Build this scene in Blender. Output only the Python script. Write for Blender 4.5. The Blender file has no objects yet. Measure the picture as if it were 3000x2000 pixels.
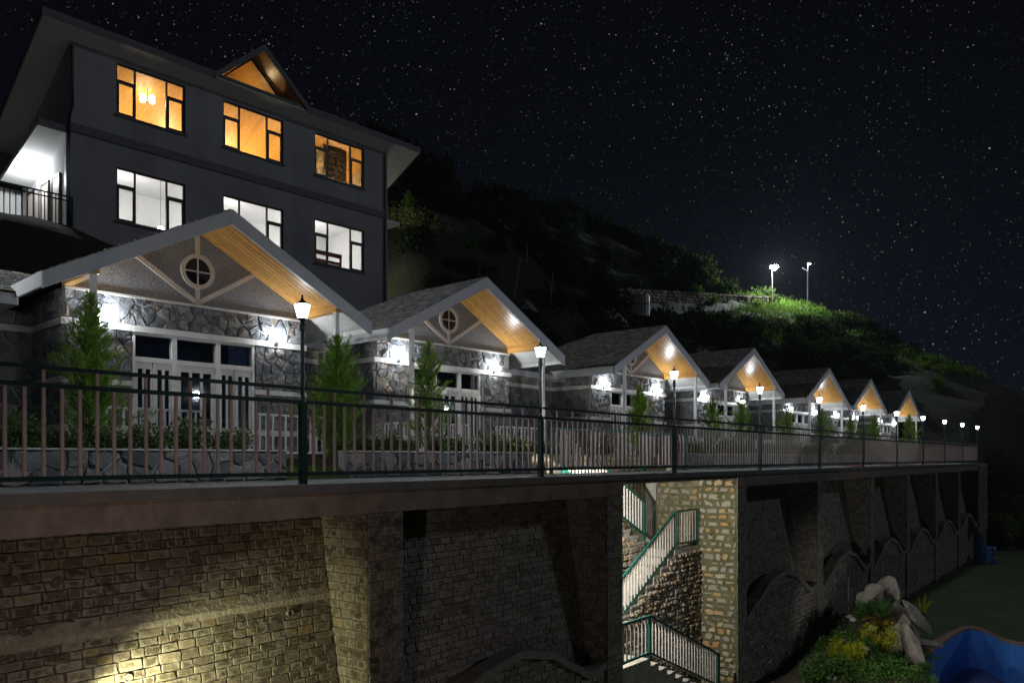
import bpy, math, random
from mathutils import Vector, Matrix
sc = bpy.context.scene
C = sc.collection
R = random.Random(11)
rad = math.radians

# ------------------------------------------------------------------ camera
E = 0.28                      # eye height above the walkway (z = 0)
FPX = 2370.0                  # focal length in pixels of a 3000 px wide frame
cam_d = bpy.data.cameras.new('camera')
cam = bpy.data.objects.new('camera', cam_d); C.objects.link(cam)
cam.location = (0, 0, E); cam.rotation_euler = (rad(90), 0, 0)
cam_d.sensor_width = 36; cam_d.lens = FPX / 3000 * 36
cam_d.shift_y = 352 / 3000
cam_d.clip_start = 0.05; cam_d.clip_end = 2000
sc.camera = cam

# ------------------------------------------------------------------ night sky
w = bpy.data.worlds.new('World'); sc.world = w; w.use_nodes = True
N = w.node_tree.nodes; L = w.node_tree.links; N.clear()
out = N.new('ShaderNodeOutputWorld'); bg = N.new('ShaderNodeBackground')
tc = N.new('ShaderNodeTexCoord')
def wm(op, a, b=None, c=None):
    m = N.new('ShaderNodeMath'); m.operation = op
    for i, q in enumerate((a, b, c)):
        if q is None: continue
        if isinstance(q, (int, float)): m.inputs[i].default_value = q
        else: L.new(q, m.inputs[i])
    return m.outputs[0]
def star_layer(scale, size, keep, gain):
    v = N.new('ShaderNodeTexVoronoi'); v.feature = 'F1'; v.inputs['Scale'].default_value = scale
    L.new(tc.outputs['Generated'], v.inputs['Vector'])
    sep = N.new('ShaderNodeSeparateColor'); L.new(v.outputs['Color'], sep.inputs[0])
    on = wm('GREATER_THAN', sep.outputs[0], keep)
    core = wm('SMOOTH_MIN', 1.0, wm('MAXIMUM', 0.0, wm('SUBTRACT', 1.0, wm('DIVIDE', v.outputs['Distance'], size))), 0.0)
    br = wm('ADD', 0.25, wm('POWER', sep.outputs[1], 3.0))
    return wm('MULTIPLY', wm('MULTIPLY', core, on), wm('MULTIPLY', br, gain))
nz = N.new('ShaderNodeTexNoise'); nz.inputs['Scale'].default_value = 2.6; nz.inputs['Detail'].default_value = 3
L.new(tc.outputs['Generated'], nz.inputs['Vector'])
dens = N.new('ShaderNodeMapRange'); dens.inputs[1].default_value = 0.36; dens.inputs[2].default_value = 0.62
dens.inputs[3].default_value = 0.15; dens.inputs[4].default_value = 1.0
L.new(nz.outputs[0], dens.inputs[0])
stars = wm('MULTIPLY', wm('ADD', wm('ADD', star_layer(150, .14, .22, .26), star_layer(60, .075, .5, .62)), star_layer(230, .18, .25, .13)), dens.outputs[0])
n2 = N.new('ShaderNodeTexNoise'); n2.inputs['Scale'].default_value = 1.6; n2.inputs['Detail'].default_value = 2
L.new(tc.outputs['Generated'], n2.inputs['Vector'])
skyc = N.new('ShaderNodeMix'); skyc.data_type = 'RGBA'
L.new(n2.outputs[0], skyc.inputs[0])
skyc.inputs[6].default_value = (.0009, .0011, .0018, 1); skyc.inputs[7].default_value = (.0014, .0018, .0036, 1)
sepz = N.new('ShaderNodeSeparateXYZ'); L.new(tc.outputs['Generated'], sepz.inputs[0])
hz = N.new('ShaderNodeMapRange'); hz.inputs[1].default_value = .0; hz.inputs[2].default_value = .45; hz.inputs[3].default_value = 1; hz.inputs[4].default_value = 0; hz.interpolation_type = 'SMOOTHSTEP'
L.new(sepz.outputs[2], hz.inputs[0])
skyh = N.new('ShaderNodeMix'); skyh.data_type = 'RGBA'; L.new(hz.outputs[0], skyh.inputs[0]); L.new(skyc.outputs[2], skyh.inputs[6]); skyh.inputs[7].default_value = (.0019, .0027, .0048, 1)
starc = N.new('ShaderNodeMix'); starc.data_type = 'RGBA'; starc.blend_type = 'ADD'; starc.inputs[0].default_value = 1
sc3 = N.new('ShaderNodeCombineColor')
L.new(wm('MULTIPLY', stars, 1.0), sc3.inputs[0]); L.new(wm('MULTIPLY', stars, 1.0), sc3.inputs[1]); L.new(wm('MULTIPLY', stars, .84), sc3.inputs[2])
L.new(skyh.outputs[2], starc.inputs[6]); L.new(sc3.outputs[0], starc.inputs[7])
L.new(starc.outputs[2], bg.inputs[0]); bg.inputs[1].default_value = 1.0
L.new(bg.outputs[0], out.inputs[0])
w.cycles.sampling_method = 'NONE'

# faint moonlight
moon_d = bpy.data.lights.new('moon', 'SUN'); moon_d.energy = 0.13; moon_d.angle = rad(3); moon_d.color = (.82, .89, 1)
moon = bpy.data.objects.new('moon', moon_d); C.objects.link(moon)
moon.rotation_euler = Vector((-1, -.12, -.42)).to_track_quat('-Z', 'Y').to_euler()

vs = sc.view_settings
vs.view_transform = 'Standard'; vs.look = 'None'; vs.gamma = 1; vs.exposure = .42; vs.use_curve_mapping = False
sc.render.engine = 'CYCLES'
cy = sc.cycles
cy.use_denoising = True; cy.max_bounces = 5; cy.diffuse_bounces = 3; cy.glossy_bounces = 3
cy.transparent_max_bounces = 12; cy.transmission_bounces = 2; cy.sample_clamp_indirect = 3; cy.caustics_reflective = False; cy.caustics_refractive = False
cy.use_light_tree = True

# ------------------------------------------------------------------ frames of reference
class Frame:
    """local x along a facade or fence, local y away from the valley, z up"""
    def __init__(s, ox, oy, phi, tilt=0.0, oz=0.0):
        s.o = Vector((ox, oy, oz)); s.phi = rad(phi); s.tilt = tilt
        s.u = Vector((math.sin(s.phi), math.cos(s.phi), tilt)); s.n = Vector((-math.cos(s.phi), math.sin(s.phi), 0))
        s.rz = math.pi / 2 - s.phi
    def p(s, x, y=0, z=0): return s.o + s.u * x + s.n * y + Vector((0, 0, z))
    def inv(s, v):
        d = Vector(v) - s.o
        return d.x * s.u.x + d.y * s.u.y, d.x * s.n.x + d.y * s.n.y
    def rot(s, extra=0): return (0, -s.tilt, s.rz + extra)
FF = Frame(-2.6, 10.06, 38.27, .004)          # fence and retaining wall
def proj(v):
    if v[1] < .1: return (-9999, -9999)
    return (1500 + FPX * v[0] / v[1], 1352 - FPX * (v[2] - E) / v[1])
def s_at(px, t):
    r = (px - 1500) / FPX; o = FF.p(0, t)
    return (r * o.y - o.x) / (FF.u.x - r * FF.u.y)

# ------------------------------------------------------------------ mesh helpers
class MB:
    def __init__(s): s.v = []; s.f = []; s.uv = []; s.hasuv = False
    def add(s, vs, fs, uv=None):
        k = len(s.v); s.v.extend([tuple(q) for q in vs]); s.f.extend([tuple(i + k for i in f) for f in fs])
        s.uv.extend(uv if uv else [(0.5, 0.5)] * len(vs))
        if uv: s.hasuv = True
        return s
    def box(s, x0, x1, y0, y1, z0, z1):
        return s.add([(x0,y0,z0),(x1,y0,z0),(x1,y1,z0),(x0,y1,z0),(x0,y0,z1),(x1,y0,z1),(x1,y1,z1),(x0,y1,z1)],
              [(0,3,2,1),(4,5,6,7),(0,1,5,4),(1,2,6,5),(2,3,7,6),(3,0,4,7)])
    def bar(s, a, b, w_, h_, up=(0, 0, 1)):
        a = Vector(a); b = Vector(b); d = (b - a).normalized(); up = Vector(up)
        x = d.cross(up)
        x = x.normalized() if x.length > 1e-4 else Vector((1, 0, 0))
        y = x.cross(d).normalized(); x *= w_ / 2; y *= h_ / 2
        return s.add([a-x-y,a+x-y,a+x+y,a-x+y,b-x-y,b+x-y,b+x+y,b-x+y],
              [(3,2,1,0),(4,5,6,7),(0,1,5,4),(1,2,6,5),(2,3,7,6),(3,0,4,7)])
    def tube(s, pts, rr, n=8, cap=True):
        pts = [Vector(q) for q in pts]
        if not isinstance(rr, (list, tuple)): rr = [rr] * len(pts)
        vs = []; fs = []
        for i, q in enumerate(pts):
            d = (pts[min(i+1, len(pts)-1)] - pts[max(i-1, 0)]).normalized()
            x = d.cross(Vector((0, 0, 1)))
            if x.length < 1e-3: x = Vector((1, 0, 0))
            x.normalize(); y = d.cross(x)
            for k in range(n):
                a = 2 * math.pi * k / n; vs.append(q + (x * math.cos(a) + y * math.sin(a)) * rr[i])
        for i in range(len(pts) - 1):
            for k in range(n):
                a = i*n+k; b = i*n+(k+1) % n; fs.append((a, b, b+n, a+n))
        if cap: fs.append(tuple(range(n))[::-1]); fs.append(tuple(range(len(pts)*n-n, len(pts)*n)))
        return s.add(vs, fs)
    def lathe(s, prof, n=16, c=(0, 0, 0), rot=None):
        vs = []; fs = []
        for r_, z in prof:
            for k in range(n):
                a = 2*math.pi*k/n; q = Vector((r_*math.cos(a), r_*math.sin(a), z))
                if rot: q = rot @ q
                vs.append(q + Vector(c))
        for i in range(len(prof)-1):
            for k in range(n):
                a = i*n+k; b = i*n+(k+1) % n; fs.append((a, b, b+n, a+n))
        fs.append(tuple(range(n))[::-1]); fs.append(tuple(range(len(prof)*n-n, len(prof)*n)))
        return s.add(vs, fs)
    def prism(s, poly, f0, f1):
        """poly of 2D points, f0/f1 map (x,y) to 3D on either side"""
        n = len(poly); a = [f0(*q) for q in poly]; b = [f1(*q) for q in poly]
        return s.add(a + b, [tuple(range(n))[::-1], tuple(range(n, 2*n))] + [(i, (i+1) % n, (i+1) % n + n, i+n) for i in range(n)])
    def mesh(s, name='mesh', smooth=False):
        m = bpy.data.meshes.new(name); m.from_pydata([tuple(q) for q in s.v], [], s.f)
        if s.hasuv:
            l = m.uv_layers.new(name='UVMap')
            l.data.foreach_set('uv', [c for p in m.loops for c in s.uv[p.vertex_index]])
        if smooth: m.polygons.foreach_set('use_smooth', [True] * len(m.polygons))
        m.validate(); m.update()
        return m
def grid_wall(mb, x0, x1, z0, z1, y0, y1, holes):
    """wall slab in the xz plane between y0 and y1 with rectangular openings (a,b,c,d)"""
    xs = sorted({x0, x1, *[h[0] for h in holes], *[h[1] for h in holes]}); zs = sorted({z0, z1, *[h[2] for h in holes], *[h[3] for h in holes]})
    def solid(i, j):
        if not (0 <= i < len(xs)-1 and 0 <= j < len(zs)-1): return False
        cx = (xs[i]+xs[i+1])/2; cz = (zs[j]+zs[j+1])/2
        return not any(h[0] < cx < h[1] and h[2] < cz < h[3] for h in holes)
    for i in range(len(xs)-1):
        for j in range(len(zs)-1):
            if not solid(i, j): continue
            a, b, c, d = xs[i], xs[i+1], zs[j], zs[j+1]
            mb.add([(a,y0,c),(b,y0,c),(b,y0,d),(a,y0,d)], [(0,1,2,3)])
            mb.add([(a,y1,c),(b,y1,c),(b,y1,d),(a,y1,d)], [(3,2,1,0)])
            if not solid(i-1, j): mb.add([(a,y0,c),(a,y1,c),(a,y1,d),(a,y0,d)], [(3,2,1,0)])
            if not solid(i+1, j): mb.add([(b,y0,c),(b,y1,c),(b,y1,d),(b,y0,d)], [(0,1,2,3)])
            if not solid(i, j-1): mb.add([(a,y0,c),(b,y0,c),(b,y1,c),(a,y1,c)], [(3,2,1,0)])
            if not solid(i, j+1): mb.add([(a,y0,d),(b,y0,d),(b,y1,d),(a,y1,d)], [(0,1,2,3)])
    return mb
def obj(name, m, mat=None, parent=None, loc=None, rot=None, mx=None, smooth=False):
    if isinstance(m, MB): m = m.mesh(name, smooth)
    o = bpy.data.objects.new(name, m); C.objects.link(o)
    if m is not None and mat is not None and not m.materials: m.materials.append(mat)
    if parent: o.parent = parent
    if loc is not None: o.location = loc
    if rot is not None: o.rotation_euler = rot
    if mx is not None: o.matrix_basis = mx
    return o
def tag(o, label, cat, group=None):
    o['label'] = label; o['category'] = cat
    if group: o['group'] = group
    return o
def thing(name, label, cat, loc=(0, 0, 0), rot=(0, 0, 0), group=None):
    o = bpy.data.objects.new(name, None); C.objects.link(o); o.empty_display_size = .2
    o.location = loc; o.rotation_euler = rot
    return tag(o, label, cat, group)
def struct(name, m, mat, loc=None, rot=None):
    o = obj(name, m, mat, None, loc, rot); o['kind'] = 'structure'; return o
def stuff(o): o['kind'] = 'stuff'; return o
def light(name, kind, energy, color, parent=None, loc=(0, 0, 0), size=.05):
    d = bpy.data.lights.new(name, kind); d.energy = energy; d.color = color; d.shadow_soft_size = size
    o = bpy.data.objects.new(name, d); C.objects.link(o); o.location = loc
    if parent: o.parent = parent
    return o
ORD = ['first','second','third','fourth','fifth','sixth','seventh','eighth','ninth','tenth','eleventh','twelfth','thirteenth','fourteenth',
       'fifteenth','sixteenth','seventeenth','eighteenth','nineteenth','twentieth'] + ['%d-th' % i for i in range(21, 60)]

# ------------------------------------------------------------------ materials
def base_mat(name):
    m = bpy.data.materials.new(name); m.use_nodes = True
    t = m.node_tree; b = t.nodes['Principled BSDF']
    return m, t, b
class NT:
    def __init__(s, t): s.t = t
    def n(s, kind, **kw):
        q = s.t.nodes.new(kind)
        for k, v in kw.items(): setattr(q, k, v)
        return q
    def lk(s, a, b): s.t.links.new(a, b)
    def math(s, op, a, b=None):
        m = s.n('ShaderNodeMath', operation=op)
        for i, q in enumerate((a, b)):
            if q is None: continue
            if isinstance(q, (int, float)): m.inputs[i].default_value = q
            else: s.lk(q, m.inputs[i])
        return m.outputs[0]
    def noise(s, scale, detail=4, rough=.55, vec=None, dist=0):
        q = s.n('ShaderNodeTexNoise'); q.inputs['Scale'].default_value = scale; q.inputs['Detail'].default_value = detail
        q.inputs['Roughness'].default_value = rough; q.inputs['Distortion'].default_value = dist
        if vec is not None: s.lk(vec, q.inputs['Vector'])
        return q.outputs[0]
    def ramp(s, fac, stops):
        q = s.n('ShaderNodeValToRGB'); e = q.color_ramp.elements
        while len(e) < len(stops): e.new(.5)
        for el, (p, c) in zip(e, stops): el.position = p; el.color = (*c, 1)
        s.lk(fac, q.inputs[0]); return q.outputs[0]
    def mix(s, fac, a, b, mode='MIX'):
        q = s.n('ShaderNodeMix', data_type='RGBA', blend_type=mode)
        for i, x in ((0, fac), (6, a), (7, b)):
            if isinstance(x, (int, float)): q.inputs[i].default_value = x
            elif isinstance(x, tuple): q.inputs[i].default_value = (*x, 1)
            else: s.lk(x, q.inputs[i])
        return q.outputs[2]
    def pos(s): return s.n('ShaderNodeNewGeometry').outputs['Position']
    def rand(s):
        oi = s.n('ShaderNodeObjectInfo').outputs['Random']; ri = s.n('ShaderNodeNewGeometry').outputs['Random Per Island']
        return s.math('FRACT', s.math('ADD', oi, ri))
    def bump(s, h, strength, dist, b):
        q = s.n('ShaderNodeBump'); q.inputs['Strength'].default_value = strength; q.inputs['Distance'].default_value = dist
        s.lk(h, q.inputs['Height']); s.lk(q.outputs[0], b.inputs['Normal'])
def sep_scale(T, vec, sx, sy, sz):
    m = T.n('ShaderNodeMapping'); m.inputs['Scale'].default_value = (sx, sy, sz); T.lk(vec, m.inputs['Vector']); return m.outputs[0]

def mk(name, c1, c2=None, rough=.6, scale=6, bump=.2, bscale=40, metal=0, spec=.5, detail=5, dist=.01):
    m, t, b = base_mat(name); T = NT(t); p = T.pos()
    c2 = c2 or tuple(x * .75 for x in c1)
    T.lk(T.mix(T.ramp(T.noise(scale, detail, .6, p), [(.3, (0,)*3), (.7, (1,)*3)]), c2, c1), b.inputs['Base Color'])
    b.inputs['Roughness'].default_value = rough; b.inputs['Metallic'].default_value = metal
    b.inputs['Specular IOR Level'].default_value = spec
    if bump: T.bump(T.noise(bscale, 5, .6, p), bump, dist, b)
    return m
def mk_block(name, stones, mortar, lo=.55, hi=.8, moss=None, rel=.02):
    m, t, b = base_mat(name); T = NT(t); p = T.pos(); r = T.rand()
    uv = T.n('ShaderNodeUVMap').outputs[0]; sp = T.n('ShaderNodeSeparateXYZ'); T.lk(uv, sp.inputs[0])
    e = T.math('MAXIMUM', T.math('MULTIPLY', T.math('ABSOLUTE', T.math('SUBTRACT', sp.outputs[0], .5)), 2.0),
               T.math('MULTIPLY', T.math('ABSOLUTE', T.math('SUBTRACT', sp.outputs[1], .5)), 2.0))
    nz = T.noise(11, 5, .65, p); n2 = T.noise(45, 4, .6, p); n3 = T.noise(2.2, 3, .5, p)
    f = T.math('ADD', T.math('MULTIPLY', e, .75), T.math('MULTIPLY', T.math('SUBTRACT', nz, .5), 2.3))
    f = T.math('ADD', f, T.math('MULTIPLY', T.math('SUBTRACT', r, .5), .35))
    f = T.math('ADD', f, T.math('MULTIPLY', T.math('SUBTRACT', n3, .5), .5))
    mf = T.n('ShaderNodeMapRange'); mf.inputs[1].default_value = lo; mf.inputs[2].default_value = hi; T.lk(f, mf.inputs[0])
    st = T.ramp(T.math('FRACT', T.math('MULTIPLY', r, 7.31)), stones)
    st = T.mix(.55, st, T.ramp(n2, [(.3, (.25,)*3), (.75, (1.5,)*3)]), 'MULTIPLY')
    mo = T.mix(T.noise(5, 4, .6, p), tuple(x*.62 for x in mortar), mortar)
    if moss:
        mz = T.ramp(T.noise(1.3, 4, .6, p), [(.45, (0,)*3), (.62, (1,)*3)]); mo = T.mix(mz, mo, moss)
    T.lk(T.mix(mf.outputs[0], st, mo), b.inputs['Base Color'])
    b.inputs['Roughness'].default_value = .9; b.inputs['Specular IOR Level'].default_value = .2
    T.bump(T.math('ADD', T.math('MULTIPLY', nz, .8), T.math('MULTIPLY', n2, .35)), .9, rel, b)
    return m
def mk_wood(name, c1, c2, axis='x', rough=.35, knots=True, scale=1.0):
    m, t, b = base_mat(name); T = NT(t)
    tcx = T.n('ShaderNodeTexCoord').outputs['Object']; r = T.rand()
    off = T.n('ShaderNodeVectorMath', operation='ADD'); T.lk(tcx, off.inputs[0])
    cb = T.n('ShaderNodeCombineXYZ'); T.lk(T.math('MULTIPLY', r, 31.), cb.inputs[0]); T.lk(T.math('MULTIPLY', r, 17.), cb.inputs[1]); T.lk(cb.outputs[0], off.inputs[1])
    k = dict(x=(1.2, 16, 16), y=(16, 1.2, 16), z=(16, 16, 1.2))[axis]
    g = T.noise(scale, 6, .65, sep_scale(T, off.outputs[0], *k), .4)
    col = T.mix(T.ramp(g, [(.32, (0,)*3), (.68, (1,)*3)]), c2, c1)
    col = T.mix(.35, col, T.ramp(r, [(0, (.7,)*3), (1, (1.25,)*3)]), 'MULTIPLY')
    if knots:
        v = T.n('ShaderNodeTexVoronoi'); v.inputs['Scale'].default_value = 3.2; T.lk(off.outputs[0], v.inputs['Vector'])
        kf = T.ramp(v.outputs['Distance'], [(.05, (1,)*3), (.11, (0,)*3)])
        col = T.mix(kf, col, tuple(x*.35 for x in c2))
    T.lk(col, b.inputs['Base Color']); b.inputs['Roughness'].default_value = rough
    T.bump(g, .15, .004, b)
    return m
def mk_emit(name, color, strength):
    """frosted lamp glass: glows and lets the light of the bulb inside pass"""
    m = bpy.data.materials.new(name); m.use_nodes = True; t = m.node_tree; T = NT(t)
    t.nodes.remove(t.nodes['Principled BSDF']); o = t.nodes['Material Output']
    tr = T.n('ShaderNodeBsdfTransparent'); em = T.n('ShaderNodeEmission'); em.inputs[0].default_value = (*color, 1); em.inputs[1].default_value = strength
    ad = T.n('ShaderNodeAddShader'); T.lk(tr.outputs[0], ad.inputs[0]); T.lk(em.outputs[0], ad.inputs[1]); T.lk(ad.outputs[0], o.inputs[0])
    m.cycles.emission_sampling = 'NONE'
    return m
def mk_glass(name, tint=(1, 1, 1), refl=.12):
    m = bpy.data.materials.new(name); m.use_nodes = True; t = m.node_tree; T = NT(t)
    t.nodes.remove(t.nodes['Principled BSDF']); o = t.nodes['Material Output']
    tr = T.n('ShaderNodeBsdfTransparent'); tr.inputs[0].default_value = (*tint, 1)
    gl = T.n('ShaderNodeBsdfGlossy'); gl.inputs['Roughness'].default_value = .035
    fr = T.n('ShaderNodeFresnel'); fr.inputs[0].default_value = 1.45
    mx = T.n('ShaderNodeMixShader'); T.lk(T.math('ADD', fr.outputs[0], refl * .3), mx.inputs[0])
    T.lk(tr.outputs[0], mx.inputs[1]); T.lk(gl.outputs[0], mx.inputs[2]); T.lk(mx.outputs[0], o.inputs[0])
    return m
def mk_leaf(name, c1, c2, trans=.35):
    m = bpy.data.materials.new(name); m.use_nodes = True; t = m.node_tree; T = NT(t)
    t.nodes.remove(t.nodes['Principled BSDF']); o = t.nodes['Material Output']
    r = T.n('ShaderNodeNewGeometry').outputs['Random Per Island']; p = T.pos()
    f = T.math('ADD', T.math('MULTIPLY', r, .6), T.math('MULTIPLY', T.noise(3, 3, .5, p), .4))
    col = T.ramp(f, [(.15, c2), (.75, c1)])
    d = T.n('ShaderNodeBsdfDiffuse'); T.lk(col, d.inputs[0]); tl = T.n('ShaderNodeBsdfTranslucent'); T.lk(col, tl.inputs[0])
    mx = T.n('ShaderNodeMixShader'); mx.inputs[0].default_value = trans
    T.lk(d.outputs[0], mx.inputs[1]); T.lk(tl.outputs[0], mx.inputs[2]); T.lk(mx.outputs[0], o.inputs[0])
    return m

M = {}
M['block'] = mk_block('wall_block', [(0, (.08, .062, .048)), (.3, (.12, .095, .07)), (.6, (.165, .135, .105)), (.93, (.20, .165, .125)), (.99, (.25, .18, .09))], (.30, .27, .22), .30, .72)
M['block_brightened'] = mk_block('wall_block_brightened', [(0, (.17, .15, .13)), (.5, (.25, .23, .20)), (1, (.34, .31, .27))], (.42, .40, .36), .45, .8)  # same masonry as the left bay, made paler to lift the dim bays
M['block_stair'] = mk_block('stair_stone', [(0, (.16, .14, .12)), (.4, (.27, .23, .18)), (.7, (.34, .31, .27)), (.9, (.38, .27, .16))], (.24, .22, .17), 1.0, 1.25, (.13, .13, .06))
M['mossy'] = mk_block('mossy_stone', [(0, (.30, .28, .25)), (.25, (.42, .39, .30)), (.5, (.36, .34, .33)), (.75, (.50, .44, .28)), (.92, (.46, .28, .12)), (1, (.52, .48, .38))], (.22, .22, .11), 1.0, 1.3, (.13, .15, .045))
M['bed'] = mk('mortar_bed', (.13, .11, .09), (.06, .05, .04), .95, 7, .6, 30)
M['bed_light'] = mk('mortar_bed_light', (.15, .145, .09), (.075, .08, .035), .95, 3, .7, 25)
M['rubble'] = mk_block('cottage_rubble', [(0, (.13, .135, .15)), (.3, (.19, .20, .215)), (.6, (.26, .265, .275)), (.85, (.23, .20, .175)), (1, (.33, .32, .32))], (.42, .42, .42), 1.0, 1.35, None, .05)
M['rubble_bed'] = mk('cottage_mortar', (.40, .40, .41), (.26, .26, .27), .95, 9, .8, 30, dist=.03)
M['plaster'] = mk('pebbledash', (.36, .37, .40), (.13, .14, .155), .8, 34, 1.0, 70, dist=.02)
M['trim'] = mk('trim_paint', (.62, .56, .50), (.54, .48, .43), .5, 4, .08, 30)
M['band'] = mk('band_paint', (.66, .64, .61), (.52, .50, .48), .6, 5, .12, 40)
M['fascia'] = mk('fascia_board', (.40, .40, .43), (.33, .33, .36), .5, 3, .06, 30)
M['white'] = mk('white_paint', (.72, .71, .69), (.62, .61, .60), .45, 4, .05, 30)
M['soffit_white'] = mk('white_soffit', (.74, .72, .68), (.66, .64, .60), .5, 3, .05, 30)
M['timber'] = mk_wood('pine_board', (.62, .34, .10), (.44, .20, .045), 'x', .3)
M['timber_y'] = mk_wood('pine_beam', (.64, .36, .11), (.46, .22, .05), 'y', .35)
M['slate'] = mk_block('roof_slate', [(0, (.12, .115, .115)), (.4, (.17, .165, .16)), (.8, (.24, .225, .21)), (1, (.32, .26, .18))], (.2, .2, .2), 1.9, 2.4)
M['slate_lit'] = M['slate']
M['roof_deck'] = mk('roof_underlay', (.05, .05, .055), (.03, .03, .035), .8, 5, .3, 30)
M['concrete'] = mk('deck_concrete', (.20, .195, .19), (.12, .115, .11), .85, 3, .5, 45)
M['beam'] = mk('beam_concrete', (.32, .26, .22), (.17, .135, .11), .9, 3.5, .8, 30, dist=.02)
M['coping'] = mk('coping_concrete', (.42, .40, .37), (.28, .27, .25), .85, 4, .5, 30)
M['coping_dark'] = mk('weathered_coping', (.28, .265, .24), (.18, .17, .155), .9, 4, .6, 25)
M['smear'] = mk('smeared_mortar', (.34, .30, .24), (.22, .19, .15), .95, 9, 1.0, 22, dist=.03)
M['rubble_dark'] = mk_block('planter_rubble', [(0, (.07, .075, .09)), (.4, (.12, .125, .14)), (.8, (.17, .165, .17)), (1, (.21, .20, .19))], (.2, .2, .2), 1.25, 1.6)
M['rail'] = mk('rail_paint', (.012, .035, .032), (.008, .022, .022), .35, 6, .05, 40, 0, .6)
M['baluster'] = mk('baluster_paint', (.50, .40, .38), (.40, .31, .29), .5, 9, .06, 40)
M['teal'] = mk('teal_paint', (.008, .105, .088), (.006, .075, .062), .4, 6, .05, 40)
M['baluster_white'] = mk('pale_baluster_paint', (.62, .60, .60), (.5, .48, .48), .5, 9, .06, 40)
M['lampglass'] = mk_emit('lamp_glass', (.93, .97, 1), 7)
M['sconceglass'] = mk_emit('wall_lamp_glass', (.93, .97, 1), 9)
M['warmglass'] = mk_emit('pendant_glass', (1, .9, .75), 5)
M['metal'] = mk('dark_metal', (.02, .03, .03), (.015, .02, .02), .4, 6, .05, 40, .2)
M['grey_metal'] = mk('grey_metal', (.35, .35, .36), (.25, .25, .26), .45, 6, .1, 40, .3)
M['glass'] = mk_glass('window_glass')
M['doorglass'] = mk_glass('door_glass', (.75, .85, 1), .35)
def mk_streak(name, c1, c2):
    m, t, b = base_mat(name); T = NT(t); p = T.pos()
    f = T.math('ADD', T.math('MULTIPLY', T.noise(1, 5, .6, sep_scale(T, p, .9, .9, .16)), .6), T.math('MULTIPLY', T.noise(.6, 4, .6, p), .5))
    T.lk(T.ramp(f, [(.42, c2), (.66, c1)]), b.inputs['Base Color']); b.inputs['Roughness'].default_value = .85
    T.bump(T.noise(25, 5, .6, p), .25, .01, b)
    return m
M['facade'] = mk_streak('building_paint', (.42, .42, .43), (.31, .31, .32))
M['facade_band'] = mk('building_band', (.20, .20, .21), (.16, .16, .17), .8, 2, .15, 50)
M['frame'] = mk('window_frame_wood', (.10, .065, .04), (.06, .04, .025), .5, 8, .1, 40)
M['roof'] = mk('metal_roof', (.10, .09, .09), (.07, .06, .06), .5, 2, .1, 30)
M['room_white'] = mk('room_white', (.74, .74, .73), (.70, .70, .69), .8, 2, .03, 30)
M['room_cream'] = mk('room_cream', (.72, .60, .42), (.66, .54, .37), .8, 2, .03, 30)
M['room_timber'] = mk_wood('ceiling_pine', (.66, .36, .10), (.54, .26, .06), 'y', .4)
M['red_wood'] = mk_wood('red_wood', (.22, .06, .04), (.12, .03, .02), 'x', .4, False)
M['dark_room'] = mk('unlit_room', (.10, .10, .12), (.08, .08, .09), .9, 3, 0)  # dark colour stands in for shade inside rooms and pipes
M['curtain'] = mk('curtain_cloth', (.42, .42, .44), (.34, .34, .36), .9, 12, .2, 60)
M['conifer'] = mk_leaf('conifer_needles', (.23, .37, .055), (.10, .20, .035), .5)
M['conifer_lit'] = mk_leaf('lit_conifer_needles', (.26, .42, .03), (.12, .24, .02), .4)  # copy of the conifer needles with a lit look put into the colour
M['shrub'] = mk_leaf('shrub_leaf', (.13, .17, .06), (.05, .075, .03), .35)
M['yellow'] = mk_leaf('yellow_leaf', (.42, .42, .03), (.16, .20, .02), .35)
M['green'] = mk_leaf('garden_leaf', (.11, .22, .05), (.03, .09, .02), .3)
M['dry'] = mk_leaf('dry_frond', (.38, .22, .06), (.20, .10, .03), .3)
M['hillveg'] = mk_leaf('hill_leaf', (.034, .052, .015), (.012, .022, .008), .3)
M['knollveg_lit'] = mk_leaf('lit_knoll_leaf', (.12, .21, .03), (.05, .10, .018), .3)  # lit copy of the hill leaf: street lamp light put into a brighter green
M['hill_lit'] = mk_leaf('lit_slope_leaf', (.30, .34, .12), (.14, .18, .05), .35)  # paler hill leaf with the lamp light beside the lodge put into its colour
M['bark'] = mk('bark', (.10, .07, .05), (.05, .035, .025), .9, 14, .6, 30)
M['hill'] = mk('hill_soil', (.024, .030, .014), (.012, .015, .008), .95, .5, .8, 3, dist=.15)
M['lawn'] = mk('lawn_grass', (.055, .095, .022), (.022, .042, .013), .95, .55, .9, 60)
M['soil'] = mk('bed_soil', (.06, .05, .03), (.03, .025, .018), .95, 4, .6, 25)
M['grass'] = mk_leaf('grass_blade', (.10, .19, .03), (.04, .09, .015), .3)
M['rock'] = mk('boulder', (.36, .33, .30), (.22, .20, .18), .9, 3.5, .9, 11, dist=.05)
M['pebble'] = mk('white_pebble', (.6, .58, .56), (.5, .48, .46), .8, 8, .2, 40)
M['pool'] = None
M['tank'] = mk('tank_plastic', (.74, .74, .78), (.66, .66, .70), .5, 3, .05, 20)
M['sheet'] = mk('sheet_metal', (.34, .35, .37), (.2, .2, .21), .5, 4, .1, 20, .3)
M['hose'] = mk('hose_rubber', (.42, .10, .05), (.34, .07, .03), .5, 8, 0)
M['blue'] = mk('blue_plastic', (.03, .10, .28), (.02, .07, .2), .5, 4, .05, 30)
M['paving'] = mk('red_paving', (.33, .18, .13), (.24, .13, .09), .8, 7, .3, 40)
M['pole'] = mk('bamboo_pole', (.45, .38, .27), (.34, .28, .2), .7, 6, .1, 40)
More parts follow.
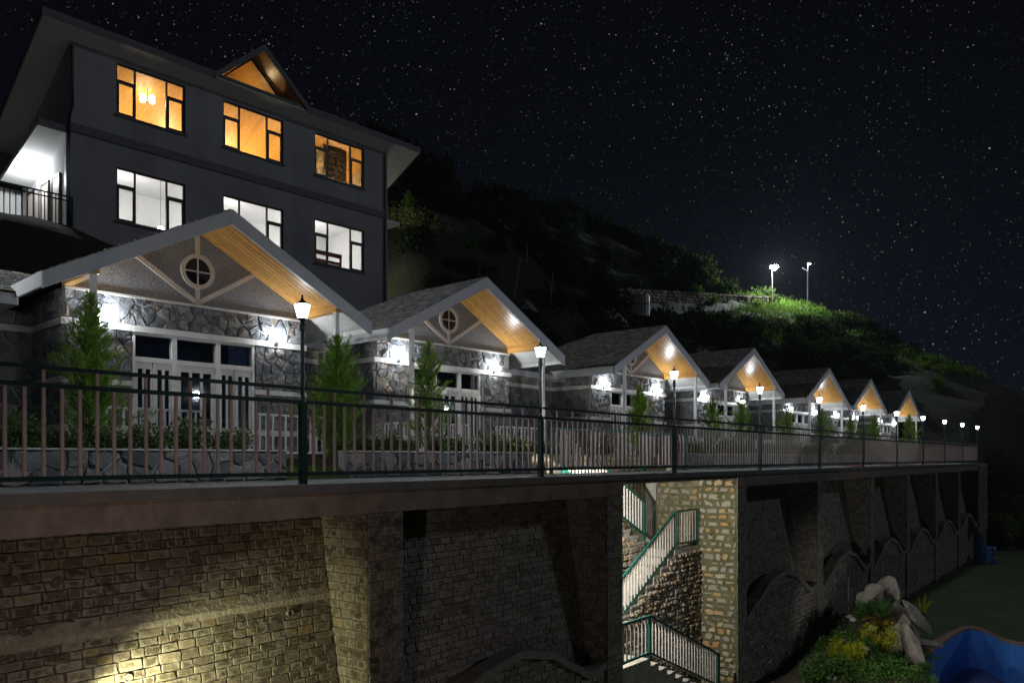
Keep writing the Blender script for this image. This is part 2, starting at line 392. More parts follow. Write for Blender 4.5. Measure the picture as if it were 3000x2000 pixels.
M['pvc'] = mk('pipe_plastic', (.22, .2, .18), (.15, .14, .13), .5, 6, .05, 30)

# ------------------------------------------------------------------ masonry helpers
def unit_block(seed, rough=.10):
    r = random.Random(seed); mb = MB(); n = 8
    base = [(-.5,-.5),(0,-.5),(.5,-.5),(.5,0),(.5,.5),(0,.5),(-.5,.5),(-.5,0)]
    o = []
    for x, z in base: o.append((x*(1-rough*.35) + r.uniform(-rough, rough)*(.35 if rough < .2 else .75) - (.03 if x > 0 else -.03 if x < 0 else 0) * rough * 10 * .3, z*(1-rough*.35) + r.uniform(-rough, rough)*(.5 if rough < .2 else .85)))
    rings = [(1.0, 0.0), (.985, .62), (.95 if rough < .2 else .8, 1.0)]
    vs = []; uv = []
    for k, (sc_, d) in enumerate(rings):
        for x, z in o:
            jx = r.uniform(-.02, .02) if k == 2 else 0
            q = (x*sc_ + jx, d * (1 + (r.uniform(-.25, .25) if k == 2 else 0)), z*sc_ + jx)
            vs.append(q); uv.append((q[0]+.5, q[2]+.5))
    vs.append((0, 1.0 + r.uniform(-.1, .3), 0)); uv.append((.5, .5))
    fs = []
    for k in range(2):
        for i in range(n): a = k*n+i; b = k*n+(i+1) % n; fs.append((a, a+n, b+n, b))
    for i in range(n): fs.append((2*n+i, 3*n, 2*n+(i+1) % n))
    mb.add(vs, fs, uv); return mb
UB = [unit_block(i) for i in range(7)]; UBM = {}
UR = [unit_block(50+i, .22) for i in range(9)]
def ub_mesh(kind, k, mat):
    key = (kind, k, mat.name)
    if key not in UBM:
        m = (UB if kind == 'b' else UR)[k].mesh('stone_block'); m.materials.append(mat); UBM[key] = m
    return UBM[key]
def block_wall(parent, wmat, org, U, V, ulen, vlen, course, wid, gap, depth, mat, limit=300, kind='b', clip=None, name='stone', seed=1, skip=None, margin=60):
    """courses of separate stones laid on the plane org + u U + v V of a thing whose world matrix is wmat"""
    r = random.Random(seed); U = Vector(U).normalized(); V = Vector(V).normalized(); org = Vector(org)
    Nn = U.cross(V).normalized()         # outward
    items = []; v = 0; UBS = UB if kind == 'b' else UR
    while v < vlen - course*.4:
        h = course * r.uniform(.82, 1.18)
        if v + h > vlen: h = vlen - v
        u = -r.uniform(0, wid[0])
        while u < ulen:
            ww = r.uniform(*wid); u0 = max(u, 0); u1 = min(u + ww, ulen); u += ww
            if u1 - u0 < wid[0] * .35: continue
            cu = (u0+u1)/2; cv = v + h/2
            if skip and skip(cu, cv): continue
            if clip and not clip(cu, cv): continue
            c = org + U*cu + V*cv
            gs = 1.0 if kind == 'b' else r.uniform(.6, 1.7)
            su = u1-u0-gap*gs*r.uniform(.7, 1.5); sv = h-gap*gs*r.uniform(.7, 1.4); d = depth*r.uniform(.55, 1.3)
            tl = r.uniform(-.035, .035) if kind == 'b' else r.uniform(-.16, .16)
            U2 = (U + V*tl).normalized(); V2 = (V - U*tl).normalized()
            mx = Matrix(((-U2.x*su, Nn.x*d, V2.x*sv, c.x), (-U2.y*su, Nn.y*d, V2.y*sv, c.y), (-U2.z*su, Nn.z*d, V2.z*sv, c.z), (0, 0, 0, 1)))
            wp = wmat @ c; px, py = proj(wp)
            vis = -margin < px < 3000+margin and -margin < py < 2000+margin
            items.append((0 if vis else 1, wp.length, mx, r.randrange(len(UBS))))
        v += h
    items.sort(key=lambda q: q[:2])
    rest = MB()
    for i, (nv, dd, mx, k) in enumerate(items):
        if nv == 0 and i < limit:
            o = obj(name, ub_mesh(kind, k, mat), None, parent, mx=mx)
        else:
            src = UBS[k]; rest.add([mx @ Vector(q) for q in src.v], src.f, src.uv)
    if rest.v:
        o = obj('stonework', rest, mat, parent); stuff(o)
def voronoi_rect(x0, x1, z0, z1, size, seed, stretch=1.0):
    r = random.Random(seed); nx = max(1, round((x1-x0)/(size*stretch))); nz = max(1, round((z1-z0)/size))
    P = []
    for i in range(nx):
        for j in range(nz):
            P.append((x0+(i+.5+r.uniform(-.42, .42)+(.25 if j % 2 else -.25))*(x1-x0)/nx, z0+(j+.5+r.uniform(-.4, .4))*(z1-z0)/nz))
    cells = []
    for i, (px, pz) in enumerate(P):
        poly = [(x0, z0), (x1, z0), (x1, z1), (x0, z1)]
        for k, (qx, qz) in enumerate(P):
            if k == i or abs(qx-px) > 3*size*stretch or abs(qz-pz) > 3*size: continue
            mx_, mz_ = (px+qx)/2, (pz+qz)/2; dx, dz = qx-px, qz-pz
            new = []
            for a in range(len(poly)):
                A = poly[a]; B = poly[(a+1) % len(poly)]
                da = (A[0]-mx_)*dx+(A[1]-mz_)*dz; db = (B[0]-mx_)*dx+(B[1]-mz_)*dz
                if da <= 0: new.append(A)
                if da*db < 0:
                    t_ = da/(da-db); new.append((A[0]+(B[0]-A[0])*t_, A[1]+(B[1]-A[1])*t_))
            poly = new
            if len(poly) < 3: break
        if len(poly) >= 3: cells.append(poly)
    return cells
def rubble_stone(poly, f, joint, depth, r):
    """one irregular stone: f(x,z,d) maps wall coordinates and outward distance to local 3D"""
    cx = sum(q[0] for q in poly)/len(poly); cz = sum(q[1] for q in poly)/len(poly)
    ext = max(max(abs(q[0]-cx), abs(q[1]-cz)) for q in poly); mn = min(math.hypot(q[0]-cx, q[1]-cz) for q in poly)
    if mn < joint*1.6: return None
    pl = []
    for i in range(len(poly)):                     # break every edge so that the outline is uneven
        A = poly[i]; B = poly[(i+1) % len(poly)]; L_ = math.hypot(B[0]-A[0], B[1]-A[1]); pl.append(A)
        if L_ > .07: pl.append(((A[0]+B[0])/2 + r.uniform(-.012, .012), (A[1]+B[1])/2 + r.uniform(-.012, .012)))
    poly = pl
    mb = MB(); vs = []; uv = []; n = len(poly)
    tx, tz = r.uniform(-.5, .5), r.uniform(-.6, .6)
    for sc_, d in ((1 - joint/mn, 0), (r.uniform(.74, .86), depth)):
        for x, z in poly:
            jx = (x-cx)*sc_ + (r.uniform(-.014, .014) if d else 0); jz = (z-cz)*sc_ + (r.uniform(-.014, .014) if d else 0)
            dd = d if d == 0 else max(.008, d*(1 + tx*jx/ext + tz*jz/ext) + r.uniform(-.012, .012))
            vs.append(f(cx+jx, cz+jz, dd)); uv.append((.5+jx/ext*.5, .5+jz/ext*.5))
    ox, oz = r.uniform(-.25, .25)*mn, r.uniform(-.25, .25)*mn
    vs.append(f(cx+ox, cz+oz, depth*r.uniform(.9, 1.4))); uv.append((.5, .5))
    fs = [(i, (i+1) % n, (i+1) % n + n, i+n) for i in range(n)] + [(n+i, n+(i+1) % n, 2*n) for i in range(n)]
    return mb.add(vs, fs, uv)

# ================================================================== THE SETTING
from mathutils import noise as mnoise
BF = Frame(-15.3, 28.0, 42.6)                 # big building, local origin at its front left corner
LAWN = -5.65
def sstep(a, b, x): x = max(0., min(1., (x-a)/(b-a))); return x*x*(3-2*x)
ROAD = [(48, 34.0, 16.0), (54.5, 34.1, 16.5), (64.5, 34.4, 17.8), (73.2, 33.1, 18.8), (82.3, 31.3, 19.8), (91.8, 28.9, 20.7), (96, 27.8, 21.0)]   # road wall: s, t, top
def road(s):
    for (a, ta, za), (b, tb, zb) in zip(ROAD, ROAD[1:]):
        if s <= b: k = max(0, (s-a)/(b-a)); return ta+(tb-ta)*k, za+(zb-za)*k
    return ROAD[-1][1:]
def hill(s, t):
    row = -.15 if t < 13 else -.15 + (t-13)*1.12 if t < 27 else 15.5 + (t-27)*.66
    row = min(row, 16.5 + 11.5*sstep(8, 40, s))
    bx, by = BF.inv(FF.p(s, t)); row = min(row, 7.95 + 1.5*max(0, by-7, bx-16.5, -10-bx))
    if t < 3.02: row = -7.3
    spur = 6.2 + .52*t
    crest = sstep(92, 128, s)*7 + max(0, s-104)*.25
    spur -= crest
    k = sstep(54, 98, s)
    if t < 3.02: k = sstep(52, 98, s)
    z = row*(1-k) + min(spur, row + 40)*k
    if t > 29 and s > 60:                      # road ledge and the shoulder behind it
        z = min(z, 21.3 + max(0, (t-33))*.55*(1-sstep(84, 100, s)) + sstep(92, 60, s)*14*sstep(30, 45, t))
    nk = 1.0
    if 46 < s < 97:
        tw, zw = road(s); q = sstep(46, 53, s)*sstep(97, 92.5, s)
        lim = zw - 1.15 - (tw-t)*.5 if t < tw + .3 else zw - .1 + max(0, t-tw-2.5)*1.1
        if t > 14: z = z*(1-q) + min(z, lim)*q
        nk = 1 - .85*q*max(0, 1-abs(t-tw)/5)
    big = (max(0, min(1, (t-12)/6)) if s < 54 else 1)*nk
    nn = mnoise.fractal(Vector((s*.09, t*.09, 3)), 1, 2, 4)*1.6 + mnoise.fractal(Vector((s*.4, t*.4, 9)), 1, 2, 3)*.35
    return z + nn*big*(.55 if s < 54 and t < 22 else 1)
def terrain(s_list, t_list, name):
    mb = MB(); nt = len(t_list)
    vs = [FF.o + FF.u*s + FF.n*t for s in s_list for t in t_list]
    vs = [(v.x, v.y, hill(s, t)) for v, (s, t) in zip(vs, [(s, t) for s in s_list for t in t_list])]
    fs = [(i*nt+j, (i+1)*nt+j, (i+1)*nt+j+1, i*nt+j+1) for i in range(len(s_list)-1) for j in range(nt-1)]
    mb.add(vs, fs); return struct(name, mb.mesh(name, True), M['hill'])
def rng(a, b, st):
    q = []
    while a < b: q.append(a); a += st
    return q + [b]
terrain(rng(-60, 180, 1.25), rng(-160, -12, 8) + rng(-8, 2, 2) + [3.0, 3.05, 4, 8] + rng(11, 74, 1.25) + rng(80, 160, 10), 'hillside')
g = MB(); g.add([(-500, -300, -8.5), (700, -300, -8.5), (700, 900, -8.5), (-500, 900, -8.5)], [(0, 1, 2, 3)])
struct('valley_ground', g, M['hill'])
def fbox(mb, s0, s1, t0, t1, z0, z1): return mb.box(s0, s1, t0, t1, z0, z1)
FROT = FF.rot(); FLOC = FF.p(0, 0, 0)
WM = Matrix.Translation(FLOC) @ Matrix.Rotation(FF.rz, 4, 'Z') @ Matrix.Rotation(-FF.tilt, 4, 'Y')
# walkway
mb = MB()
fbox(mb, -7, 7.4, -.15, 2.06, -.11, 0); fbox(mb, 7.4, 13.75, -.15, 1.46, -.11, 0); fbox(mb, 13.75, 49.6, -.15, 2.06, -.11, 0)
struct('walkway', mb, M['concrete'], FLOC, FROT)
mb = MB()
fbox(mb, -7, 7.66, -.08, 1.2, -.41, -.112); fbox(mb, 13.32, 49.6, -.08, 1.2, -.41, -.112); fbox(mb, 7.66, 13.32, -.05, .25, -.2, -.112)
o = obj('walkway_edge_beam', mb, M['beam'], None, FLOC, FROT)
tag(o, 'brown concrete edge beam running under the walkway above the stone wall', 'beam')
# lawn below
lawn = MB()
lawn.add([tuple(FF.p(s, t, 0) + Vector((0, 0, LAWN - (FF.p(s, t, 0).z)))) for s, t in ((-30, 1.5), (56, 1.5), (62, -60), (-30, -60))], [(0, 3, 2, 1)])
LAWN_O = struct('lawn', lawn, M['lawn'])

# ------------------------------------------------------------------ retaining wall, buttresses, arched parapets
FINS = [(-5.3, -4.65), (.99, 1.68), (7.05, 7.67), (13.3, 13.95), (19.57, 20.2), (25.7, 26.32), (31.5, 32.1), (37.4, 38.0), (43.4, 44.0)]
def wt(z): return .93 + .171*(z+.41)
nbay = ['at the far left with the yellow floodlight on it', 'in the dark bay left of the stairs', None, 'just right of the lit stairs', 'in the second bay right of the stairs',
        'in the third bay right of the stairs', 'in the fourth bay right of the stairs', 'in the fifth bay right of the stairs', 'in the last bay before the end pier']
ARCH = [(0, -3.8), (.12, -3.5), (.33, -3.02), (.5, -2.88), (.66, -3.04), (.8, -3.42), (.89, -3.66), (.94, -3.66), (1, -3.57)]
def arch_z(x):
    for (a, p), (b, q) in zip(ARCH, ARCH[1:]):
        if x <= b: k = (x-a)/(b-a); k = k*k*(3-2*k)*.5 + k*.5; return p + (q-p)*k
    return ARCH[-1][1]
for i in range(len(FINS)):
    s0 = FINS[i][1]; s1 = FINS[i+1][0] if i+1 < len(FINS) else 49.6
    if nbay[i] is None: continue
    zlo = LAWN
    th = thing('retaining_wall', 'leaning coursed stone retaining wall ' + nbay[i], 'wall', FLOC, FROT, 'retaining wall bays under the walkway')
    core = MB(); core.prism([(wt(-.41)+.02, -.413), (wt(zlo)+.02, zlo), (2.0, zlo), (2.0, -.413)], lambda t, z: (s0-.05, t, z), lambda t, z: (s1+.05, t, z))
    obj('wall_core', core, M['bed'], th)
    zb = {0: -3.5, 1: -4.8}.get(i, zlo)
    V = Vector((0, .171, 1)); vl = (-.415 - zb)*V.length
    wide = (lambda u, v: 1.36 < v/V.length + zb + 3.0 < 1.55) if i == 0 else None
    block_wall(th, WM, (s0, wt(zb), zb), (1, 0, 0), V, s1-s0, vl,   .108, (.12, .30), .007, .010, M['block' if i < 1 else 'block_brightened'],
               300 if i < 2 else 0, seed=20+i, skip=wide, margin=20)
    if wide:                                   # plastered levelling course
        zc = (-3.0 + 1.455) if i == 0 else (-3.0 + 1.125)
        lv = MB(); n = 70; hw = .085; jz = [mnoise.fractal(Vector((k*.21, 4, 0)), 1, 2, 3)*.05 for k in range(72)]; jb = [mnoise.fractal(Vector((k*.21, 9, 5)), 1, 2, 3)*.05 for k in range(72)]
        for k in range(n):
            a = s0 + (s1-s0)*k/n; b = s0 + (s1-s0)*(k+1)/n; j = R.uniform(-.012, .012)
            mdl = wt(zc)-.03+mnoise.noise(Vector((k*.3, 0, 2)))*.006
            lv.add([(a, wt(zc-hw)-.002, zc-hw-.02+jb[k]), (b, wt(zc-hw)-.002, zc-hw-.02+jb[k+1]), (b, mdl, zc), (a, mdl, zc), (b, wt(zc+hw)-.002, zc+hw+.02+jz[k+1]), (a, wt(zc+hw)-.002, zc+hw+.02+jz[k])], [(0, 1, 2, 3), (3, 2, 4, 5)])
        obj('levelling_course', lv, M['smear'], th)
    # weep holes
    for (ss, zz) in {0: [(-2.55, -.98), (-.98, -.86), (-1.9, -2.1), (.3, -1.72)], 1: [(2.35, -1.0), (4.35, -1.0), (3.7, -2.2), (5.6, -2.6)], 3: [(15.2, -1.2), (17.2, -1.2)]}.get(i, []):
        pp = MB(); d = .055
        ring = MB()
        rot = Matrix.Rotation(rad(90), 3, 'X')
        ring.lathe([(.045, 0), (.045, .075), (.039, .075), (.039, .0)], 14, (ss, wt(zz)+.03, zz), rot)
        p_ = obj('drain_pipe', ring, M['pvc'], th)
        dk = MB(); dk.lathe([(.0385, 0), (.0385, .06)], 14, (ss, wt(zz)+.03, zz), rot); obj('pipe_dark_plug', dk, M['dark_room'], p_)  # dark plug: the shade inside the pipe put into colour
    # arched parapet in front of the wall foot
    ap = thing('arched_parapet', 'wavy topped stone screen ' + nbay[i].replace('with the yellow floodlight on it', 'under the floodlight'), 'parapet', FLOC, FROT, 'wavy topped screens between the buttresses')
    n = 36; P = [(s0 + (s1-s0)*k/n, arch_z(k/n)) for k in range(n+1)]
    body = MB(); body.prism([(s0-.03, LAWN)] + [(s1+.03, LAWN)] + [(s, z-.1) for s, z in P[::-1]], lambda s, z: (s, .02, z), lambda s, z: (s, .2, z))
    obj('screen_wall', body, M['bed'], ap)
    cp = MB(); vsx = []
    for s, z in P: vsx += [(s, -.07, z-.14), (s, .25, z-.14), (s, .25, z), (s, -.07, z)]
    fs = []
    for k in range(n):
        for e in range(4): fs.append((k*4+e, k*4+(e+1) % 4, (k+1)*4+(e+1) % 4, (k+1)*4+e))
    cp.add(vsx, fs + [(0, 1, 2, 3), (n*4+3, n*4+2, n*4+1, n*4)]); obj('coping', cp, M['coping_dark'], ap)
    block_wall(ap, WM, (s0, .02, LAWN), (1, 0, 0), (0, 0, 1), s1-s0, 3, .128, (.17, .34), .016, .03, M['block_brightened'], 120 if i == 1 else 0, seed=60+i,
               clip=lambda u, v: v + LAWN < arch_z(u/(s1-s0)) - .16, margin=20)
fin_lab = ['cut by the left edge of the picture', 'with the lit ochre stone side, left foreground', 'dark one forming the left jamb of the stair opening', 'bright mossy one forming the right jamb of the stair opening',
           'first one right of the stairs', 'second one right of the stairs', 'third one right of the stairs', 'fourth one right of the stairs', 'fifth one right of the stairs']
for i, (s0, s1) in enumerate(FINS):
    if i == 0: continue
    th = thing('buttress', 'stone buttress pier, ' + fin_lab[i], 'buttress', FLOC, FROT, 'buttresses of the retaining wall')
    core = MB(); tb = 1.0
    core.box(s0+.02, s1-.02, -.06, tb, LAWN-.1, -.114 if i == 3 else -.413); obj('pier_core', core, M['bed_light' if i == 3 else 'bed'], th)
    zb = {1: -3.6, 2: -4.9, 3: -5.6}.get(i, LAWN); h = -.415 - zb
    mat = M['block'] if i == 1 else M['mossy'] if i == 3 else M['block_brightened']
    lim = 150 if i < 3 else 0
    block_wall(th, WM, (s0+.02, -.06, zb), (1, 0, 0), (0, 0, 1), s1-s0-.04, h, .122, (.16, .3), .008, .012, M['block' if i == 1 else 'block_brightened'], lim, seed=80+i, margin=20)
    if i == 3:
        block_wall(th, WM, (s0+.02, 1.0, zb), (0, -1, 0), (0, 0, 1), 1.05, h+.28, .17, (.15, .34), .055, .035, mat, 300, 'r', seed=90+i, margin=20)
    else:
        block_wall(th, WM, (s0+.02, .98, zb), (0, -1, 0), (0, 0, 1), 1.03, h, .122, (.15, .3), .008, .012, mat, lim if lim else 0, seed=90+i, margin=20)
# end pier and its corner
th = thing('end_pier', 'squared stone pier closing the far end of the terrace wall', 'pier', FF.p(49.7, -.1, 0), FROT)
b_ = MB(); b_.box(0, 3.4, .03, 1.6, LAWN, -.02); obj('pier_core', b_, M['bed'], th)
WM2 = Matrix.Translation(FF.p(49.7, -.1, 0)) @ Matrix.Rotation(FF.rz, 4, 'Z') @ Matrix.Rotation(-FF.tilt, 4, 'Y')
block_wall(th, WM2, (0, .03, -4.2), (1, 0, 0), (0, 0, 1), 3.4, 4.15, .15, (.3, .6), .02, .05, M['block_stair'], 160, seed=99)

# ------------------------------------------------------------------ staircase
st = thing('staircase', 'stone switchback staircase brightly lit inside the opening of the retaining wall', 'staircase', FLOC, FROT)
W = MB(); W.box(7.5, 13.9, 2.93, 3.25, LAWN, .42); obj('back_wall', W, M['bed_light'], st)
block_wall(st, WM, (7.5, 2.93, -2.6), (1, 0, 0), (0, 0, 1), 6.4, 3.0, .15, (.16, .34), .03, .03, M['block_stair'], 170, 'r', seed=5, margin=20)
W = MB(); W.box(13.34, 13.6, 1.0, 2.93, LAWN, -.114); obj('side_wall', W, M['bed_light'], st)
block_wall(st, WM, (13.34, 2.2, -5.0), (0, -1, 0), (0, 0, 1), 1.2, 4.85, .16, (.16, .32), .045, .035, M['block_stair'], 200, 'r', seed=6, margin=20)
W = MB(); W.box(13.24, 13.36, 2.2, 2.5, LAWN, -.114); obj('concrete_column', W, M['coping'], st)
W = MB(); W.box(7.4, 7.66, 1.0, 2.95, LAWN, -.114); obj('side_wall', W, M['bed'], st)
def stair(s_a, z_a, ds, n, rise, t0, t1):
    for k in range(n):
        a = s_a + ds*k; z = z_a - rise*(k+1)
        q = MB(); x0, x1 = sorted((a, a+ds)); q.box(x0+.002, x1-.002, t0, t1, LAWN if t0 < 1.7 else z-.6, z-.05); q.box(x0-.015, x1+.015, t0-.02, t1, z-.05, z)
        obj('step', q, M['coping'], st)
stair(8.2, 0.0, .37, 10, .178, 1.80, 2.92)
q = MB(); q.box(11.9, 13.34, .95, 2.92, LAWN, -1.95); obj('landing', q, M['coping'], st)
stair(11.9, -1.95, -.36, 10, .18, .96, 1.78)
q = MB(); q.box(7.68, 8.3, .05, 1.78, LAWN, -3.93); q.box(8.3, 9.0, .05, .94, LAWN, -3.931); obj('landing', q, M['coping'], st)
stair(9.0, -3.93, .38, 9, .17, .06, .94)
def under2(u, v):
    s = 7.68 + u; z = v + LAWN
    if s > 11.9: return z < -2.02
    k = int((11.9 - s)/.36); return z < -1.95 - .18*(k+1) - .07 and s > 8.3
block_wall(st, WM, (7.68, .945, LAWN), (1, 0, 0), (0, 0, 1), 5.62, 3.65, .12, (.11, .24), .028, .045, M['block_stair'], 300, 'r', clip=under2, seed=8, margin=10)
def under1(u, v):
    s = 8.2 + u; z = v - 4.0; k = int((s-8.2)/.37); return z < -.178*(k+1) - .1 and s < 11.85
block_wall(st, WM, (8.2, 1.795, -4.0), (1, 0, 0), (0, 0, 1), 3.7, 3.9, .14, (.14, .3), .03, .03, M['block_stair'], 120, 'r', clip=under1, seed=9, margin=10)
def railing(th, pts, hgt, space, mr, mbal, low=.12, posts=True, bw=.028, rw=.045):
    """rails and balusters along a polyline of floor points (local coordinates)"""
    pts = [Vector(p) for p in pts]
    for a, b in zip(pts, pts[1:]):
        for z in (low, hgt): obj('rail', MB().bar(a+Vector((0, 0, z)), b+Vector((0, 0, z)), rw, rw), mr, th)
        L_ = (b-a).length; n = max(1, round(L_/space))
        for k in range(1, n):
            q = a + (b-a)*k/n; obj('baluster', MB().box(q.x-bw/2, q.x+bw/2, q.y-bw/2, q.y+bw/2, q.z+low, q.z+hgt), mbal, th)
    if posts:
        for q in pts: obj('post', MB().box(q.x-.03, q.x+.03, q.y-.03, q.y+.03, q.z-.05, q.z+hgt+.02), mr, th)
rl = thing('stair_railing', 'teal railing on the upper stair flight just under the walkway', 'railing', FLOC, FROT, 'teal railings of the staircase')
railing(rl, [(8.3, 1.83, .0), (11.93, 1.83, -1.73)], .93, .155, M['teal'], M['baluster_white'])
rl = thing('stair_railing', 'teal railing on the middle stair flight with a short level piece at its landing', 'railing', FLOC, FROT, 'teal railings of the staircase')
railing(rl, [(13.25, .98, -1.93), (12.0, .98, -1.93), (8.3, .98, -3.85)], .93, .155, M['teal'], M['baluster_white'])
rl = thing('stair_railing', 'teal railing on the lowest stair flight at the bottom of the picture', 'railing', FLOC, FROT, 'teal railings of the staircase')
railing(rl, [(7.75, .08, -3.93), (9.0, .08, -3.93), (12.5, .08, -5.4)], .9, .155, M['teal'], M['baluster_white'])
rl = thing('stairwell_guard', 'dark green guard rail around the stairwell opening behind the walkway fence', 'railing', FLOC, FROT)
railing(rl, [(7.45, 1.52, 0), (13.7, 1.52, 0), (13.7, 2.85, 0)], .95, .17, M['teal'], M['baluster'])
# the lamp that lights the stairwell, on the left jamb under the walkway
lm = thing('bulkhead_lamp', 'small bulkhead lamp on the left jamb of the stair opening', 'lamp', FF.p(7.69, .55, -.62), FROT)
obj('lamp_base', MB().box(-.01, .03, -.09, .09, -.06, .06), M['metal'], lm)
obj('lamp_glass', MB().lathe([(.07, 0), (.065, .03), (.03, .06)], 14, (.03, 0, 0), Matrix.Rotation(rad(90), 3, 'Y')), M['lampglass'], lm)
light('stair_lamp_light', 'POINT', 640, (1, .95, .80), lm, (.16, 0, 0), .04)

# ------------------------------------------------------------------ garden beds behind the walkway
mb = MB(); fbox(mb, -9, 1.2, 2.25, 5.2, -.4, .33); fbox(mb, 2.45, 7.5, 2.25, 5.2, -.4, .33); fbox(mb, 13.9, 49, 2.25, 5.2, -.4, .33); fbox(mb, 7.5, 13.9, 3.25, 5.2, -.4, .33)
struct('planting_bed', mb, M['soil'], FLOC, FROT)
mb = MB(); fbox(mb, 1.2, 2.45, 2.0, 5.2, -.3, .06); struct('grass_path', mb, M['lawn'], FLOC, FROT)
for i, (s0, s1, lab) in enumerate([(-8.5, 1.25, 'low rubble planter wall in front of the first cottage'), (2.42, 7.45, 'low rubble planter wall in front of the second cottage'),
                                   (13.95, 48.5, 'long low planter wall beyond the stairs')]):
    th = thing('planter_wall', lab, 'wall', FLOC, FROT, 'low planter walls along the walkway')
    obj('wall_core', MB().box(s0, s1, 2.05, 2.25, -.05, .43), M['rubble_bed'], th)
    rs = random.Random(40+i)
    rest = MB(); nn = 0
    for poly in voronoi_rect(s0, s1, 0.0, .43, .26 if i < 2 else .3, 30+i, 1.25):
        q = rubble_stone(poly, lambda x, z, d: (x, 2.05-d, z), .012, .04, rs)
        if q is None: continue
        if i < 2 or nn < 60: obj('stone', q, M['rubble_dark'], th); nn += 1
        else: rest.add(q.v, q.f, q.uv)
    if rest.v: stuff(obj('stonework', rest, M['rubble_dark'], th))
    obj('wall_cap', MB().box(s0-.01, s1+.01, 2.0, 2.27, .431, .455), M['coping'], th)

# ================================================================== FENCE AND LAMP POSTS
def fence_bay(s0, s1, label, n=29):
    th = thing('fence_panel', label, 'fence', FF.p(s0, 0, 0), FROT, 'railing panels along the walkway')
    L_ = s1-s0
    for z, hh in ((1.19, .04), (1.02, .045), (.13, .045)):
        obj('rail', MB().box(.045, L_-.045, -.018, .018, z-hh/2, z+hh/2), M['rail'], th)
    for k in range(1, n+1):
        x = L_*k/(n+1); top = 1.17 if k % 3 == 0 else 1.0
        if top > 1.1 :
            key = 'tall'
        else: key = 'short'
        if key not in BALM:
            m_ = MB().box(-.015, .015, -.0125, .0125, .15, top).mesh('baluster'); m_.materials.append(M['baluster']); BALM[key] = m_
        obj('baluster', BALM[key], None, th, (x, 0, 0))
BALM = {}
pl = ['leftmost lamp post'] + [ORD[i] + ' lamp post from the left' for i in range(1, 11)]
fence_bay(-5, 0, 'dark railing panel with pinkish balusters, left of the ' + pl[0])
for i in range(10): fence_bay(5*i, 5*i+5, 'railing panel between the %s and the %s lamp post' % (pl[i], ORD[i+1]), 29)
def lamp_post(s, label):
    th = thing('lamp_post', label, 'lamp post', FF.p(s, 0, 0), FROT, 'lamp posts along the walkway fence')
    obj('base_post', MB().box(-.04, .04, -.04, .04, -.002, 1.02), M['rail'], th)
    obj('pole', MB().lathe([(.042, 1.02), (.036, 1.06), (.026, 1.1), (.024, 1.9), (.04, 1.92), (.04, 1.98), (.028, 2.0), (.028, 2.04)], 12), M['rail'], th, smooth=False)
    head = obj('lamp_head', MB().lathe([(.028, 2.03), (.06, 2.05), (.062, 2.06)], 8), M['rail'], th)
    obj('lamp_glass', MB().lathe([(.052, 2.061), (.062, 2.08), (.092, 2.2), (.098, 2.225)], 8), M['lampglass'], head)
    obj('lamp_cap', MB().lathe([(.106, 2.226), (.1, 2.236), (.05, 2.265), (.022, 2.285), (.018, 2.31), (.01, 2.325), (.014, 2.335), (.003, 2.36)], 8), M['rail'], head)
    for k in range(4):
        a = rad(45+90*k); c, s_ = math.cos(a), math.sin(a)
        obj('lamp_rib', MB().bar((.056*c, .056*s_, 2.06), (.1*c, .1*s_, 2.228), .006, .006), M['rail'], head)
    light('lamp_post_light', 'POINT', 80, (.88, .95, 1), th, (0, 0, 2.15), .09).data.energy *= R.uniform(.85, 1.2)
for i in range(11):
    lamp_post(5*i, ('tall lit lamp post beside the first cottage, leftmost in the fence' if i == 0 else 'lit lamp post on the fence, %s from the left' % ORD[i]))

# ================================================================== COTTAGES
AP, PITCH, HW, OV, WH = 4.98, .53, 3.15, 1.4, 2.43       # apex, slope, half roof width, porch depth, half wall width
RIDGE = 2.84
def zt(a): return AP - PITCH*abs(a)
cosp = 1/math.sqrt(1+PITCH*PITCH); SL = HW/cosp           # slope length
ctx = [(-5.29, 15.2, 43.3), (-.70, 20.74, 42.0), (5.27, 28.06, 40.6), (9.98, 33.55, 40.0), (15.87, 40.65, 39.6), (20.35, 46.03, 39.5), (26.1, 53.3, 39.5)]
CF = [Frame(*q) for q in ctx]
def slope_frame(side):
    # origin at the front eave corner, U to the back, V up the slope, outward normal
    if side < 0: return Vector((-HW, -.03, zt(HW))), Vector((0, 1, 0)), Vector((cosp, 0, PITCH*cosp)), Vector((-PITCH*cosp, 0, cosp))
    return Vector((HW, -.03, zt(HW))), Vector((0, 1, 0)), Vector((-cosp, 0, PITCH*cosp)), Vector((PITCH*cosp, 0, cosp))
def slate_unit():
    r = random.Random(4); q = MB()
    vs = [(-.5, 0, 0), (.5, 0, 0), (.5, 1, 0), (-.5, 1, 0), (-.46, .06, 1), (.47, .02, 1), (.5, 1, 1), (-.5, 1, 1)]
    q.add(vs, [(0, 3, 2, 1), (4, 5, 6, 7), (0, 1, 5, 4), (1, 2, 6, 5), (2, 3, 7, 6), (3, 0, 4, 7)], [(v[0]+.5, v[1]) for v in vs]); return q
SU = slate_unit(); SUM = SU.mesh('slate'); SUM.materials.append(M['slate'])
